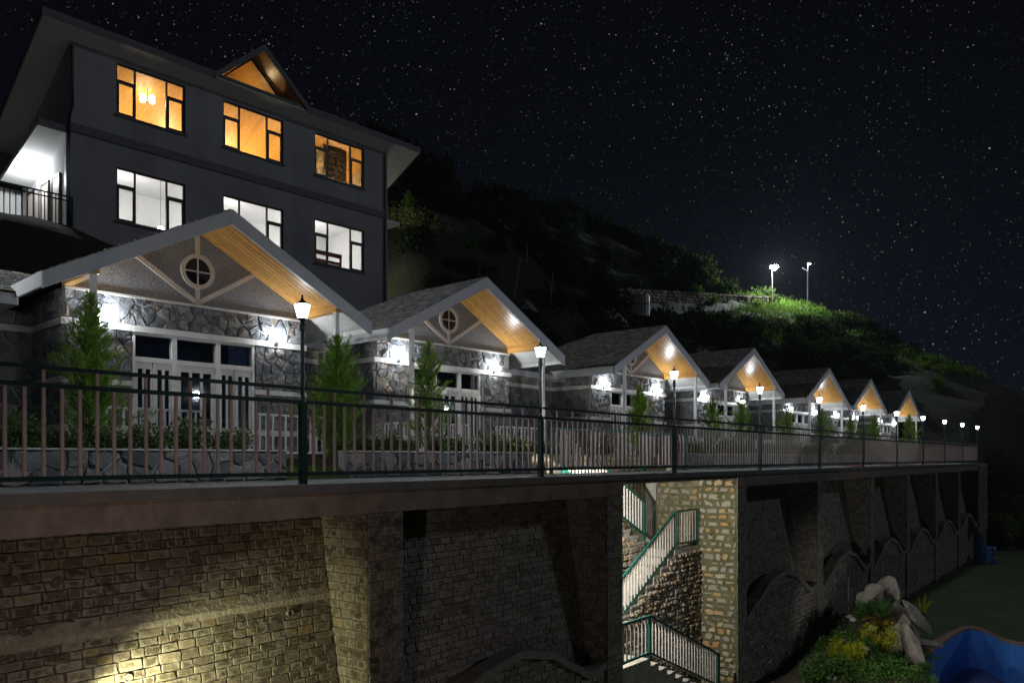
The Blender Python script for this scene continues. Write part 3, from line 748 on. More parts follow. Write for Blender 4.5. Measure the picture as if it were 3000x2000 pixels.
def slate_items(side, seed):
    o, U, V, Nn = slope_frame(side); r = random.Random(seed); it = []
    v = -.03; exp = .135
    while v < SL - .02:
        top = min(v+.2, SL+.02); end = RIDGE + .03 + (SL - v)/SL*HW
        u = -r.uniform(0, .2)
        while u < end:
            ww = r.uniform(.15, .25); u0 = max(u, -.02); u1 = min(u+ww, end); u += ww
            if u1-u0 < .05: continue
            hh = top - v - r.uniform(0, .02); vv = (V - Nn*.07).normalized(); nn = (Nn + V*.07).normalized()
            c = o + U*((u0+u1)/2) + V*(v + r.uniform(-.012, .012)) + Nn*(.025 + r.uniform(0, .006))
            tw = r.uniform(-.02, .02); UU = (U + V*tw).normalized(); wd = u1-u0-.006
            if side < 0: UU = -UU
            th_ = r.uniform(.009, .016)
            it.append((c, Matrix(((UU.x*wd, vv.x*hh, nn.x*th_, c.x), (UU.y*wd, vv.y*hh, nn.y*th_, c.y), (UU.z*wd, vv.z*hh, nn.z*th_, c.z), (0, 0, 0, 1)))))
        v += exp
    return it
CACHE = {}
def cpart(name, key, build, mat, parent, smooth=False):
    if key not in CACHE:
        b = build(); m = b.mesh(name, smooth) if isinstance(b, MB) else b
        m.materials.append(mat); CACHE[key] = m
    return obj(name, CACHE[key], None, parent)
def roof_deck():
    q = MB(); d = .09
    for s in (-1, 1):
        e0, e1 = (s*HW, -.02, zt(HW)), (s*HW, RIDGE+HW, zt(HW)); r0, r1 = (0, -.02, AP), (0, RIDGE, AP)
        dn = lambda p_: (p_[0], p_[1], p_[2]-d)
        q.add([e0, e1, r1, r0, dn(e0), dn(e1), dn(r1), dn(r0)], [(0, 1, 2, 3), (7, 6, 5, 4), (0, 4, 5, 1), (0, 3, 7, 4), (1, 5, 6, 2)])
    b0, b1 = (-HW, RIDGE+HW, zt(HW)), (HW, RIDGE+HW, zt(HW)); q.add([b0, b1, (0, RIDGE, AP)], [(0, 1, 2)])
    return q
def rake(s):
    q = MB(); a = HW + .06
    poly = [(0, AP+.02), (s*a, zt(a)+.02), (s*a, zt(a)-.25), (0, AP-.26)]
    return q.prism(poly, lambda x, z: (x, -.09, z), lambda x, z: (x, -.022, z))
def plank_soffit(k, s):
    # timber boards running down the slope between ridge and eave beam, laid side by side from the fascia to the wall
    n = 10; b0 = -.018 + (OV+.016)*k/n; b1 = b0 + (OV+.016)/n - .006; q = MB(); z = lambda a: zt(a)-.115
    P = [(s*.01, z(.01)), (s*2.36, z(2.36))]
    (x0, z0), (x1, z1) = P
    return q.add([(x0, b0, z0), (x1, b0, z1), (x1, b1, z1), (x0, b1, z0), (x0, b0+.006, z0-.018), (x1, b0+.006, z1-.018), (x1, b1-.006, z1-.018), (x0, b1-.006, z0-.018)],
                 [(0, 1, 2, 3), (7, 6, 5, 4), (0, 4, 5, 1), (1, 5, 6, 2), (2, 6, 7, 3), (3, 7, 4, 0)])
def plank_eave(k, s, b1=RIDGE+HW):
    n = 6; a0 = 2.46 + (HW-2.46)*k/n; a1 = a0 + (HW-2.46)/n - .006; q = MB(); z = lambda a: zt(a)-.13
    return q.add([(s*a0, -.018, z(a0)), (s*a1, -.018, z(a1)), (s*a1, b1, z(a1)), (s*a0, b1, z(a0)), (s*(a0+.004), -.018, z(a0)-.014), (s*(a1-.004), -.018, z(a1)-.014), (s*(a1-.004), b1, z(a1)-.014), (s*(a0+.004), b1, z(a0)-.014)],
                 [(0, 1, 2, 3), (7, 6, 5, 4), (0, 4, 5, 1), (1, 5, 6, 2), (2, 6, 7, 3), (3, 7, 4, 0)])
BANDS = [(.83, .95), (1.70, 1.80), (2.73, 2.85)]
def stone_regions():
    zs = [.35, .83, .95, 1.70, 1.80, 2.73, 2.86, 3.37]; reg = []
    for z0, z1 in ((.0, .83), (.95, 1.70), (1.80, 2.73), (2.85, 3.38)):
        if z1 > 3: reg.append(('f', -WH, WH, z0, z1))
        else: reg += [('f', -WH, -1.27, z0, z1), ('f', 1.27, WH, z0, z1)]
        reg.append(('l', OV, OV+1.6, z0, z1))
    return reg
STONES = []
rs = random.Random(77)
for i, (k, x0, x1, z0, z1) in enumerate(stone_regions()):
    for poly in voronoi_rect(x0, x1, z0, z1, .19, 100+i, 1.35):
        f = (lambda x, z, d: (x, OV-d, z)) if k == 'f' else (lambda x, z, d: (-WH-d, x, z))
        q = rubble_stone(poly if k == 'f' else [(a, b) for a, b in poly], f, .013, rs.uniform(.02, .06), rs)
        if q is None: continue
        if k == 'l': q.f = [t_[::-1] for t_ in q.f]
        m_ = q.mesh('stone'); m_.materials.append(M['rubble']); STONES.append(m_)
def ring(r0, r1, y0, y1, cz, n=32):
    q = MB(); vs = []
    for k in range(n):
        a = 2*math.pi*k/n; c, s = math.cos(a), math.sin(a)
        vs += [(r0*c, y0, cz+r0*s), (r1*c, y0, cz+r1*s), (r1*c, y1, cz+r1*s), (r0*c, y1, cz+r0*s)]
    return q.add(vs, [(k*4+e, k*4+(e+1) % 4, ((k+1) % n)*4+(e+1) % 4, ((k+1) % n)*4+e) for k in range(n) for e in range(4)])
def curtain_mesh(x0, x1, z0, z1, y):
    q = MB(); n = 26; vs = []
    for k in range(n+1):
        x = x0+(x1-x0)*k/n; d = .03*math.sin(k*1.9)
        vs += [(x, y+d, z0), (x, y+d, z1)]
    return q.add(vs, [(2*k, 2*k+2, 2*k+3, 2*k+1) for k in range(n)])
def door_leaf(x0, x1, z0, z1, panes, y):
    """frame of one leaf with tall glass strips above and short ones below"""
    n = len(panes); q = MB()
    holes = []
    for a, b in panes: holes += [(a, b, z0+.62, z1-.13), (a, b, z0+.28, z0+.54)]
    grid_wall(q, x0, x1, z0, z1, y, y+.045, holes)
    return q, holes
FLOOR = .35
DOORS = [(-1.2, -.86, [(-1.14, -1.05), (-.99, -.9)]), (-.82, -.5, [(-.77, -.68), (-.63, -.54)]), (-.4, .4, [(-.31, -.14), (-.085, .085), (.14, .31)]),
         (.5, .82, [(.54, .63), (.68, .77)]), (.86, 1.2, [(.9, .99), (1.05, 1.14)])]
names = ['first cottage, nearest, in front of the big building', 'second cottage, with the lit slate roof', 'third cottage, above the stairs', 'fourth cottage from the left', 'fifth cottage from the left',
         'sixth cottage from the left', 'last and farthest cottage of the row']
def cottage(i):
    fr = CF[i]
    th = thing('cottage', 'stone gabled cottage with pine lined porch: ' + names[i], 'cottage', fr.p(0, 0, 0), fr.rot(), 'row of gabled cottages')
    wm = Matrix.Translation(fr.p(0, 0, 0)) @ Matrix.Rotation(fr.rz, 4, 'Z')
    # shell
    def shell():
        q = MB(); grid_wall(q, -WH, WH, -.3, 3.38, OV, OV+.2, [(-1.23, 1.23, FLOOR, 2.73)])
        q.box(-WH, -WH+.2, OV+.2, OV+5, -.3, 3.4); q.box(WH-.2, WH, OV+.2, OV+5, -.3, 3.4); q.box(-WH+.2, WH-.2, OV+4.8, OV+5, -.3, 3.4)
        return q
    wall = cpart('wall', 'shell', shell, M['rubble_bed'], th)
    for m_ in STONES: obj('stone', m_, None, wall)
    cpart('room_lining', 'room', lambda: MB().box(-2.2, 2.2, OV+1.9, OV+2.0, FLOOR, 3.3).box(-2.2, 2.2, OV+.21, OV+1.9, 3.2, 3.3), M['dark_room'], th)
    for k, (z0, z1) in enumerate(BANDS):
        for s in (-1, 1):
            x0, x1 = sorted((s*1.25, s*(WH+.065)))
            cpart('band', ('band', k, s), lambda: MB().box(x0, x1, OV-.065, OV+.05, z0, z1), M['band'], wall)
        cpart('band', ('bandl', k), lambda: MB().box(-WH-.065, -WH+.02, OV+.051, OV+1.6, z0, z1), M['band'], wall)
    gw = cpart('gable_wall', 'gable', lambda: MB().prism([(-WH, 3.381), (WH, 3.381), (WH, zt(WH)-.1), (0, AP-.1), (-WH, zt(WH)-.1)], lambda x, z: (x, OV-.045, z), lambda x, z: (x, OV+.1, z)), M['plaster'], th)
    cpart('gable_ledge', 'ledge', lambda: MB().box(-WH, WH, OV-.085, OV-.03, 3.36, 3.40), M['band'], gw)
    y = OV-.045
    for key, a, b in (('kp0', (0, 3.41), (0, 3.73)), ('kp1', (0, 4.39), (0, AP-.14)), ('dl', (-.03, 3.45), (-1.22, zt(1.22)-.14)), ('dr', (.03, 3.45), (1.22, zt(1.22)-.14))):
        cpart('gable_timber', key, lambda: MB().bar((a[0], y-.012, a[1]), (b[0], y-.012, b[1]), .09 if True else 0, .035, (0, 1, 0)), M['trim'], gw)
    rw = cpart('round_window', 'ring', lambda: ring(.265, .345, y-.05, y-.001, 4.06), M['trim'], th)
    cpart('pane', 'rpane', lambda: MB().lathe([(.27, 0), (.27, .008)], 32, (0, y-.004, 4.06), Matrix.Rotation(rad(90), 3, 'X')), M['darkglass'], rw)
    cpart('muntin', 'mun1', lambda: MB().box(-.014, .014, y-.035, y-.013, 3.8, 4.32), M['trim'], rw)
    cpart('muntin', 'mun2', lambda: MB().box(-.27, .27, y-.033, y-.0131, 4.046, 4.074), M['trim'], rw)
    # roof
    rf = cpart('roof', 'deck', roof_deck, M['roof_deck'], th)
    for s in (-1, 1):
        cpart('rake_board', ('rake', s), lambda: rake(s), M['fascia'], rf)
        cpart('eave_board', ('eave', s), lambda: MB().box(*sorted((s*(HW+.02), s*(HW+.06))), -.02, RIDGE+HW, zt(HW)-.24, zt(HW)+.0), M['white'], rf)
        for k in range(10): cpart('soffit_board', ('pl', k, s), lambda: plank_soffit(k, s), M['timber'], rf)
        for k in range(6): cpart('eave_soffit_board', ('pe', k, s), lambda: plank_eave(k, s), M['soffit_white'], rf)
        cpart('eave_beam', ('bm', s), lambda: MB().box(*sorted((s*2.33, s*2.46)), -.018, OV, zt(2.4)-.30, zt(2.4)-.10), M['timber_y'], rf)
    it = slate_items(-1, 3); rest = MB()
    if i == 1:
        it.sort(key=lambda q: (wm @ q[0]).length)
        for n_, (c, mx) in enumerate(it):
            if n_ < 300: obj('slate', SUM, None, rf, mx=mx)
            else: rest.add([mx @ Vector(q) for q in SU.v], SU.f, SU.uv)
        stuff(obj('slate_field', rest, M['slate'], rf))
    else:
        if 'slates' not in CACHE:
            for c, mx in it: rest.add([mx @ Vector(q) for q in SU.v], SU.f, SU.uv)
            CACHE['slates'] = rest.mesh('slates'); CACHE['slates'].materials.append(M['slate'])
        stuff(obj('slate_field', CACHE['slates'], None, rf))
    # porch
    cpart('porch_floor', 'pf', lambda: MB().box(-2.6, 2.6, -.12, OV-.08, -.3, FLOOR), M['concrete'], th)
    for s in (-1, 1):
        cpart('porch_post', ('pp', s), lambda: MB().box(s*2.4-.045, s*2.4+.045, .02, .11, FLOOR, zt(2.4)-.3), M['white'], th)
        a, b = sorted((s*2.34, s*.5)); n = 13
        pr = cpart('porch_railing', ('prail', s), lambda: MB().box(a, b, .04, .09, 1.18, 1.22).box(a, b, .045, .085, .44, .48), M['white'], th)
        for k in range(n+1):
            x = a + (b-a)*k/n; cpart('picket', ('pk', s, k), lambda: MB().box(x-.016, x+.016, .05, .08, .48, 1.18), M['white'], pr)
        n = 8
        if s < 0:
            pr = cpart('porch_railing', 'srail', lambda: MB().box(-2.43, -2.38, .1, OV-.1, 1.18, 1.22), M['white'], th)
            for k in range(n):
                yy = .2 + (OV-.4)*k/(n-1); cpart('picket', ('sk', k), lambda: MB().box(-2.42, -2.39, yy-.016, yy+.016, .38, 1.18), M['white'], pr)
    # door front
    fr_ = cpart('door_frame', 'dframe', lambda: MB().box(-1.25, 1.25, OV-.07, OV+.05, 2.73, 2.849).box(-1.25, -1.2, OV-.03, OV+.08, FLOOR, 2.73).box(1.2, 1.25, OV-.03, OV+.08, FLOOR, 2.73)
                .box(-.5, -.4, OV-.03, OV+.08, FLOOR, 2.73).box(.4, .5, OV-.03, OV+.08, FLOOR, 2.73).box(-1.2, -.5, OV-.03, OV+.08, 2.18, 2.27).box(.5, 1.2, OV-.03, OV+.08, 2.18, 2.27).box(-.4, .4, OV-.03, OV+.08, 2.18, 2.27)
                .box(-1.2, 1.2, OV-.028, OV+.07, 2.68, 2.73).box(-.86, -.82, OV-.02, OV+.07, FLOOR, 2.18).box(.82, .86, OV-.02, OV+.07, FLOOR, 2.18), M['white'], th)
    for k, (x0, x1) in enumerate(((-1.2, -.5), (-.4, .4), (.5, 1.2))):
        cpart('transom_pane', ('tp', k), lambda: MB().box(x0, x1, OV+.035, OV+.041, 2.27, 2.68), M['doorglass'], fr_)
    for k, (x0, x1, panes) in enumerate(DOORS):
        key = ('leaf', k)
        lf = cpart('door_leaf', key, lambda: door_leaf(x0, x1, FLOOR, 2.18, panes, OV)[0], M['white'], th)
        for j, h in enumerate(door_leaf(x0, x1, FLOOR, 2.18, panes, OV)[1]):
            cpart('pane', ('leafp', k, j), lambda: MB().box(h[0], h[1], OV+.02, OV+.026, h[2], h[3]), M['doorglass'], lf)
    cpart('curtain', 'cur', lambda: curtain_mesh(.78, 1.2, FLOOR, 2.7, OV+.2), M['curtain'], th)
    return th
M['darkglass'] = mk('dark_pane', (.012, .014, .022), (.01, .011, .018), .08, 3, 0)
for i in range(7): cottage(i)
# wall lamps
def wall_lamp(fr, x, label):
    th = thing('wall_lamp', label, 'wall lamp', fr.p(x, OV-.06, 2.86), fr.rot(), 'twin wall lamps on the cottages')
    obj('back_plate', MB().box(-.05, .05, -.02, .02, -.09, .05), M['metal'], th)
    obj('arm', MB().tube([(0, -.02, -.04), (0, -.08, -.05), (0, -.1, -.03)], .012, 8), M['metal'], th)
    obj('cross_arm', MB().tube([(-.1, -.1, -.03), (.1, -.1, -.03)], .012, 8), M['metal'], th)
    for s in (-1, 1):
        sh = obj('lamp_shade', MB().lathe([(.035, -.02), (.06, .0), (.075, .05), (.08, .11)], 14, (s*.1, -.1, 0)), M['sconceglass'], th)
        obj('shade_cap', MB().lathe([(.04, -.035), (.04, -.02)], 12, (s*.1, -.1, 0)), M['metal'], sh)
    light('wall_lamp_light', 'POINT', 30, (.86, .94, 1), th, (0, -.13, .1), .05).data.energy *= R.uniform(.75, 1.2)
cn = ['first', 'second', 'third', 'fourth', 'fifth', 'sixth', 'last']
for i in range(7):
    for s in (-1, 1): wall_lamp(CF[i], s*1.74, 'lit wall lamp %s of the door of the %s cottage' % ('left' if s < 0 else 'right', cn[i]))

# recessed wings between the cottages
def wing(A, B, label, seed, first=False, e=-.55):
    """A, B: world points of the two ends of the wing's front wall"""
    d = B - A; L_ = d.length; rz = math.atan2(d.y, d.x)
    th = thing('link_wing', label, 'building', A, (0, 0, rz), 'recessed wings between the cottages')
    wm = Matrix.Translation(A) @ Matrix.Rotation(rz, 4, 'Z')
    wl = obj('wall', MB().box(-.02, L_+.02, 0, .2, -.3, 3.12), M['rubble_bed'], th)
    rs = random.Random(seed)
    for z0, z1 in ((.0, .83), (.95, 1.70), (1.80, 2.73), (2.85, 3.1)):
        for poly in voronoi_rect(0, L_, z0, z1, .22, seed+int(z0*10), 1.3):
            q = rubble_stone(poly, lambda x, z, dd: (x, -dd, z), .011, .04, rs)
            if q: obj('stone', q, M['rubble'], wl)
    for z0, z1 in BANDS: obj('band', MB().box(0, L_, -.055, .02, z0, z1), M['band'], wl)
    # low slate roof
    k = .42; dp = 3.2 if not first else -.05; ez = 3.22 if not first else 3.16
    rf = obj('roof', MB().prism([(e, ez), (dp, ez+k*(dp-e)), (dp, ez-.1+k*(dp-e)), (e, ez-.1)], lambda y, z: (-.3, y, z), lambda y, z: (L_+(.3 if not first else -.72), y, z)), M['roof_deck'], th)
    xe = L_+(.3 if not first else -.73)
    if first:
        tp = [(-.3, e), (L_-.76, e), (L_-.76+.79*(dp-e), dp), (-.3, dp)]
        obj('flat_roof', MB().box(-.3, L_+.2, dp-.1, 3.4, 3.6, 3.72), M['roof_deck'], th); zf = lambda y: ez + k*(y-e)
        rf.data.clear_geometry(); q_ = MB().prism(tp, lambda x, y: (x, y, zf(y)-.1), lambda x, y: (x, y, zf(y))); rf.data.from_pydata([tuple(v_) for v_ in q_.v], [], q_.f)
    obj('eave_board', MB().box(-.3, xe, e-.03, e, ez-.21, ez-.02), M['fascia'], rf)
    obj('eave_soffit', MB().box(-.3, xe, e, 0, ez-.2, ez-.17), M['soffit_white'], rf)
    V = Vector((0, 1, k)).normalized(); Nn = Vector((0, -k, 1)).normalized(); U = Vector((1, 0, 0))
    v = -.04; r = random.Random(seed+5); n_ = 0; rest = MB()
    while v < (dp-e)*1.07 - (.1 if first else 0):
        u = -.3 - r.uniform(0, .2)
        while u < (xe - .1 if not first else L_-.95 + .79*v*.92):
            ww = r.uniform(.16, .27); c = Vector((u+ww/2, e, ez)) + V*(v+r.uniform(-.015, .015)) + Nn*(.022+r.uniform(0, .008)); vv = (V-Nn*.08).normalized(); nn = (Nn+V*.08).normalized()
            wd = ww-.008; hh = .21; t_ = r.uniform(.01, .018); tw = r.uniform(-.03, .03); UU = (U+V*tw).normalized()
            mx = Matrix(((UU.x*wd, vv.x*hh, nn.x*t_, c.x), (UU.y*wd, vv.y*hh, nn.y*t_, c.y), (UU.z*wd, vv.z*hh, nn.z*t_, c.z), (0, 0, 0, 1)))
            px, py = proj(wm @ c)
            if first and -40 < px < 200 and n_ < 300: obj('slate', SUM, None, rf, mx=mx); n_ += 1
            else: rest.add([mx @ Vector(q) for q in SU.v], SU.f, SU.uv)
            u += ww
        v += .14
    if rest.v: stuff(obj('slate_field', rest, M['slate'], rf))
yb = OV+1.6
A = CF[0].p(-WH, yb); wing(A - CF[0].u*4.6, A, 'recessed stone wing with low slate roof left of the first cottage', 300, True, -1.65)
wn = ['between the first and second cottage', 'between the second and third cottage', 'between the third and fourth cottage', 'between the fourth and fifth cottage', 'between the fifth and sixth cottage', 'between the sixth and last cottage']
for i in range(6): wing(CF[i].p(WH, yb), CF[i+1].p(-WH, yb), 'recessed stone wing with low slate roof ' + wn[i], 310+20*i)

# ================================================================== THE BIG BUILDING
bb = thing('lodge_building', 'large two storey lodge with lit windows standing on the slope above the cottages', 'building', BF.p(0, 0, 0), BF.rot())
BW, BD = 13.9, 5.0
ROOF0, RS = 15.12, .47                           # soffit height at the front overhang edge (y = -0.6), fall to the back
def rz_(y): return ROOF0 - RS*(y+.6)
WX = [(1.55, 4.1), (5.65, 8.35), (9.9, 12.55)]; ZU = (12.8, 14.66); ZL = (8.96, 10.9)
holes = [(a, b, *ZU) for a, b in WX] + [(a, b, *ZL) for a, b in WX]
fw = MB(); grid_wall(fw, 0, BW, 6.0, 14.83, 0, .22, holes); obj('front_wall', fw, M['facade'], bb)
# side walls
sw = MB(); sw.prism([(.22, 6.0), (BD, 6.0), (BD, rz_(BD)), (.22, rz_(.22))], lambda y, z: (0, y, z), lambda y, z: (.2, y, z))
obj('side_wall', sw, M['facade'], bb)
sw = MB(); sw.prism([(.22, 6.0), (BD, 6.0), (BD, rz_(BD)), (.22, rz_(.22))], lambda y, z: (BW-.2, y, z), lambda y, z: (BW, y, z))
obj('side_wall', sw, M['facade'], bb)
obj('back_wall', MB().box(.2, BW-.2, BD-.2, BD, 6.0, rz_(BD-.2)), M['room_cream'], bb)
obj('floor_band', MB().box(-.06, BW+.06, -.06, -.002, 11.72, 12.02), M['facade_band'], bb)
obj('middle_floor', MB().box(.2, BW-.2, .22, BD-.2, 11.62, 11.9), M['room_white'], bb)
obj('ground_floor', MB().box(.2, BW-.2, .22, BD-.2, 7.9, 8.1), M['room_white'], bb)
obj('room_lining', MB().box(.2, BW-.2, BD-.26, BD-.201, 8.1, 11.62).box(.201, .24, .22, BD-.26, 8.1, 11.62).box(BW-.24, BW-.201, .22, BD-.26, 8.1, 11.62), M['room_white'], bb)
# roof
rf = MB(); y0, y1 = -.6, BD+.5
rf.prism([(y0, rz_(y0)+.06), (y1, rz_(y1)+.06), (y1, rz_(y1)+.2), (y0, rz_(y0)+.2)], lambda y, z: (-1.05, y, z), lambda y, z: (BW+1.5, y, z))
rfo = obj('roof', rf, M['roof'], bb)
for xa, xb in ((-1.07, 5.05), (9.15, BW+1.52)): obj('front_fascia', MB().box(xa, xb, y0-.04, y0-.001, ROOF0-.02, ROOF0+.24), M['facade_band'], rfo)
for x in (-1.05, BW+1.5):
    q = MB().prism([(y0, rz_(y0)-.02), (y1, rz_(y1)-.02), (y1, rz_(y1)+.22), (y0, rz_(y0)+.22)], lambda y, z: (x-.02, y, z), lambda y, z: (x+.02, y, z)); obj('rake_board', q, M['facade_band'], rfo)
for nm, x0, x1, ya, yb_ in (('outer_soffit', -1.03, -.001, y0, y1), ('outer_soffit', BW+.001, BW+1.48, y0, y1), ('outer_soffit', 0, BW, y0, -.002)):
    q = MB().prism([(ya, rz_(ya)), (yb_, rz_(yb_)), (yb_, rz_(yb_)+.05), (ya, rz_(ya)+.05)], lambda y, z: (x0, y, z), lambda y, z: (x1, y, z)); obj(nm, q, M['soffit_white'], rfo)
for k in range(72):                              # pine ceiling boards upstairs
    x0 = .2 + (BW-.4)*k/72; x1 = .2 + (BW-.4)*(k+1)/72 - .005
    if 'cb' not in CACHE:
        q = MB().prism([(.22, rz_(.22)), (BD-.2, rz_(BD-.2)), (BD-.2, rz_(BD-.2)+.03), (.22, rz_(.22)+.03)], lambda y, z: (0, y, z), lambda y, z: (x1-x0, y, z)); CACHE['cb'] = q.mesh('ceiling_board'); CACHE['cb'].materials.append(M['room_timber'])
    obj('ceiling_board', CACHE['cb'], None, rfo, (x0, 0, 0))
# dormer gable over the middle window
DX, DH, DZ = 7.1, 2.03, 17.05
dz = lambda a: DZ - (DZ-15.26)/DH*abs(a)
dm = obj('dormer', MB().prism([(DX-DH, dz(DH)), (DX, DZ), (DX+DH, dz(DH)), (DX+DH, dz(DH)+.12), (DX, DZ+.12), (DX-DH, dz(DH)+.12)], lambda x, z: (x, -.58, z), lambda x, z: (x, 4.6, z)), M['roof'], bb)
for s in (-1, 1):
    q = MB().prism([(DX, DZ+.14), (DX+s*(DH+.1), dz(DH+.1)+.14), (DX+s*(DH+.1), dz(DH+.1)-.12), (DX, DZ-.13)], lambda x, z: (x, -.66, z), lambda x, z: (x, -.585, z)); obj('dormer_fascia', q, M['facade_band'], dm)
    for k in range(8):
        ya = -.58 + .98*k/8; yb_ = ya + .98/8 - .005
        q = MB().prism([(DX+s*.01, dz(.01)-.04), (DX+s*(DH-.05), dz(DH-.05)-.04), (DX+s*(DH-.05), dz(DH-.05)-.02), (DX+s*.01, dz(.01)-.02)], lambda x, z: (x, ya, z), lambda x, z: (x, yb_, z)); obj('dormer_board', q, M['timber'], dm)
    q = MB().prism([(DX+s*.01, dz(.01)-.05), (DX+s*1.6, dz(1.6)-.05), (DX+s*1.6, dz(1.6)-.03), (DX+s*.01, dz(.01)-.03)], lambda x, z: (x, .45, z), lambda x, z: (x, 4.4, z)); obj('dormer_ceiling', q, M['room_timber'], dm)
gy = .4
tri = [(DX-.95, 15.7), (DX+.75, 15.7), (DX-.1, 16.52)]
q = MB()
outer = [(DX-DH, 15.2), (DX+DH, 15.2), (DX+DH, 15.26), (DX, DZ-.06), (DX-DH, 15.26)]
q.prism([(DX-DH+.1, 15.1), (DX+DH-.1, 15.1), (DX+DH-.55, 15.68), (DX-DH+.55, 15.68)], lambda x, z: (x, gy, z), lambda x, z: (x, gy+.06, z))
obj('dormer_wall', q, M['facade'], dm)
dw = thing and obj('dormer_window', MB().bar((DX-1.35, gy, 15.72), (DX+1.35, gy, 15.72), .06, .07).bar((DX-1.35, gy, 15.7), (DX, gy, DZ-.12), .06, .07).bar((DX+1.35, gy, 15.7), (DX, gy, DZ-.12), .06, .07), M['frame'], dm)
obj('pane', MB().prism([(DX-1.3, 15.72), (DX+1.3, 15.72), (DX, DZ-.16)], lambda x, z: (x, gy, z), lambda x, z: (x, gy+.008, z)), M['glass'], dw)
# windows
def lodge_window(a, b, z0, z1):
    fr_ = obj('window', MB(), None, bb) if False else None
    c1, c2 = a + (b-a)*.27, a + (b-a)*.73; zm = z1 - (z1-z0)*.32; f = .055
    q = MB(); grid_wall(q, a, b, z0, z1, .06, .14, [(a+f, c1-f*.5, z0+f, zm-f), (a+f, c1-f*.5, zm+f*.6, z1-f), (c1+f*.5, c2-f*.5, z0+f, z1-f), (c2+f*.5, b-f, z0+f, zm-f), (c2+f*.5, b-f, zm+f*.6, z1-f)])
    wn_ = obj('window', q, M['frame'], bb)
    for (x0, x1, p, q_) in ((a+f, c1-f*.5, z0+f, zm-f), (a+f, c1-f*.5, zm+f*.6, z1-f), (c1+f*.5, c2-f*.5, z0+f, z1-f), (c2+f*.5, b-f, z0+f, zm-f), (c2+f*.5, b-f, zm+f*.6, z1-f)):
        obj('pane', MB().box(x0, x1, .095, .101, p, q_), M['glass'], wn_)
        if q_-p > .9 and x1-x0 < .9:              # casement sash
            s_ = MB(); grid_wall(s_, x0, x1, p, q_, .05, .09, [(x0+.06, x1-.06, p+.06, q_-.06)]); obj('sash', s_, M['frame'], wn_)
    obj('sill', MB().box(a-.06, b+.06, -.07, .06, z0-.06, z0-.002), M['facade_band'], wn_)
for a, b in WX: lodge_window(a, b, *ZU); lodge_window(a, b, *ZL)
# inside upstairs: stone chimney breast, cream wall; downstairs furniture
ch = obj('chimney_breast', MB().box(10.75, 12.0, .6, 1.6, 11.9, rz_(1.6)-.02).prism([(.6, rz_(1.6)-.0201), (1.6, rz_(1.6)-.0201), (.6, rz_(.6)-.02)], lambda y, z: (10.75, y, z), lambda y, z: (12.0, y, z)), M['bed_light'], bb)
BWM = Matrix.Translation(BF.p(0, 0, 0)) @ Matrix.Rotation(BF.rz, 4, 'Z')
block_wall(ch, BWM, (10.75, .6, 11.9), (1, 0, 0), (0, 0, 1), 1.25, 2.5, .24, (.22, .45), .012, .03, M['block_stair'], 80, 'r', seed=71)
block_wall(ch, BWM, (10.75, 1.6, 11.9), (0, -1, 0), (0, 0, 1), 1.0, 2.1, .24, (.22, .4), .012, .03, M['block_stair'], 60, 'r', seed=72)
pw = obj('partition_wall', MB().prism([(.25, 11.9), (4.7, 11.9), (4.7, rz_(4.7)-.02), (.25, rz_(.25)-.02)], lambda y, z: (13.2, y, z), lambda y, z: (13.3, y, z)), M['room_cream'], bb)
pic = thing('framed_picture', 'small dark framed picture on the cream wall behind the upper right window', 'picture', BF.p(13.18, .95, 13.35), BF.rot())
obj('picture_frame', MB().box(-.02, .0, -.24, .24, -.3, .3), M['metal'], pic); obj('mount', MB().box(-.026, -.0205, -.2, .2, -.26, .26), M['room_white'], pic); obj('print', MB().box(-.03, -.0265, -.12, .12, -.17, .17), M['grey_metal'], pic)
sf = thing('wooden_bed', 'dark red wooden bedstead seen through the lower right window', 'bed', BF.p(10.2, .7, 8.1), BF.rot())
for k in range(4): obj('slat', MB().box(0, 1.5, .0, .05, .75+.14*k, .87+.14*k), M['red_wood'], sf)
obj('head_rail', MB().box(-.1, 1.6, -.03, .08, 1.48, 1.66), M['red_wood'], sf)
for x in (-.05, 1.5): obj('post', MB().box(x, x+.1, -.01, .07, 0, 1.48), M['red_wood'], sf)
def pendant(x, y, ztop, zl, label, warm=True, big=False):
    th = thing('pendant_lamp', label, 'lamp', BF.p(x, y, zl), BF.rot(), 'lamps inside the lodge')
    obj('cord', MB().tube([(0, 0, .1), (0, 0, ztop-zl)], .008, 6), M['metal'], th)
    mat = M['warmglass'] if warm else M['lampglass']
    if big:
        for k in range(4):
            a = rad(90*k+20); obj('lamp_shade', MB().lathe([(.02, .12), (.07, .1), (.11, .02), (.09, -.06), (.03, -.1)], 12, (.22*math.cos(a), .22*math.sin(a), 0)), mat, th)
            obj('arm', MB().tube([(0, 0, -.12), (.22*math.cos(a), .22*math.sin(a), -.1)], .01, 6), M['metal'], th)
    else: obj('lamp_shade', MB().lathe([(.02, .12), (.05, .1), (.14, .0), (.12, -.05), (.04, -.08)], 14), mat, th)
    return th
pendant(3.0, .8, rz_(.8), 14.05, 'white chandelier with globe shades behind the upper left window', True, True)
pendant(6.5, 1.3, rz_(1.3), 13.2, 'small white pendant lamp behind the upper middle window')
pendant(3.55, .9, 11.6, 9.25, 'round pendant lamp low behind the lower left window', False)
for x, y in ((2.2, 2.5), (5.0, 2.5), (7.6, 2.5), (9.4, .55), (12.7, .6)): light('upstairs_light', 'POINT', 135 if x < 9 else 90, (1, .76, .40), bb, (x, y, 12.25), .12)
light('chimney_fill_light', 'POINT', 34, (1, .72, .36), bb, (11.3, .36, 12.1), .05)  # added hidden fill to brighten the chimney front
light('dormer_light', 'POINT', 34, (1, .72, .36), bb, (DX, 1.5, 15.42), .1)
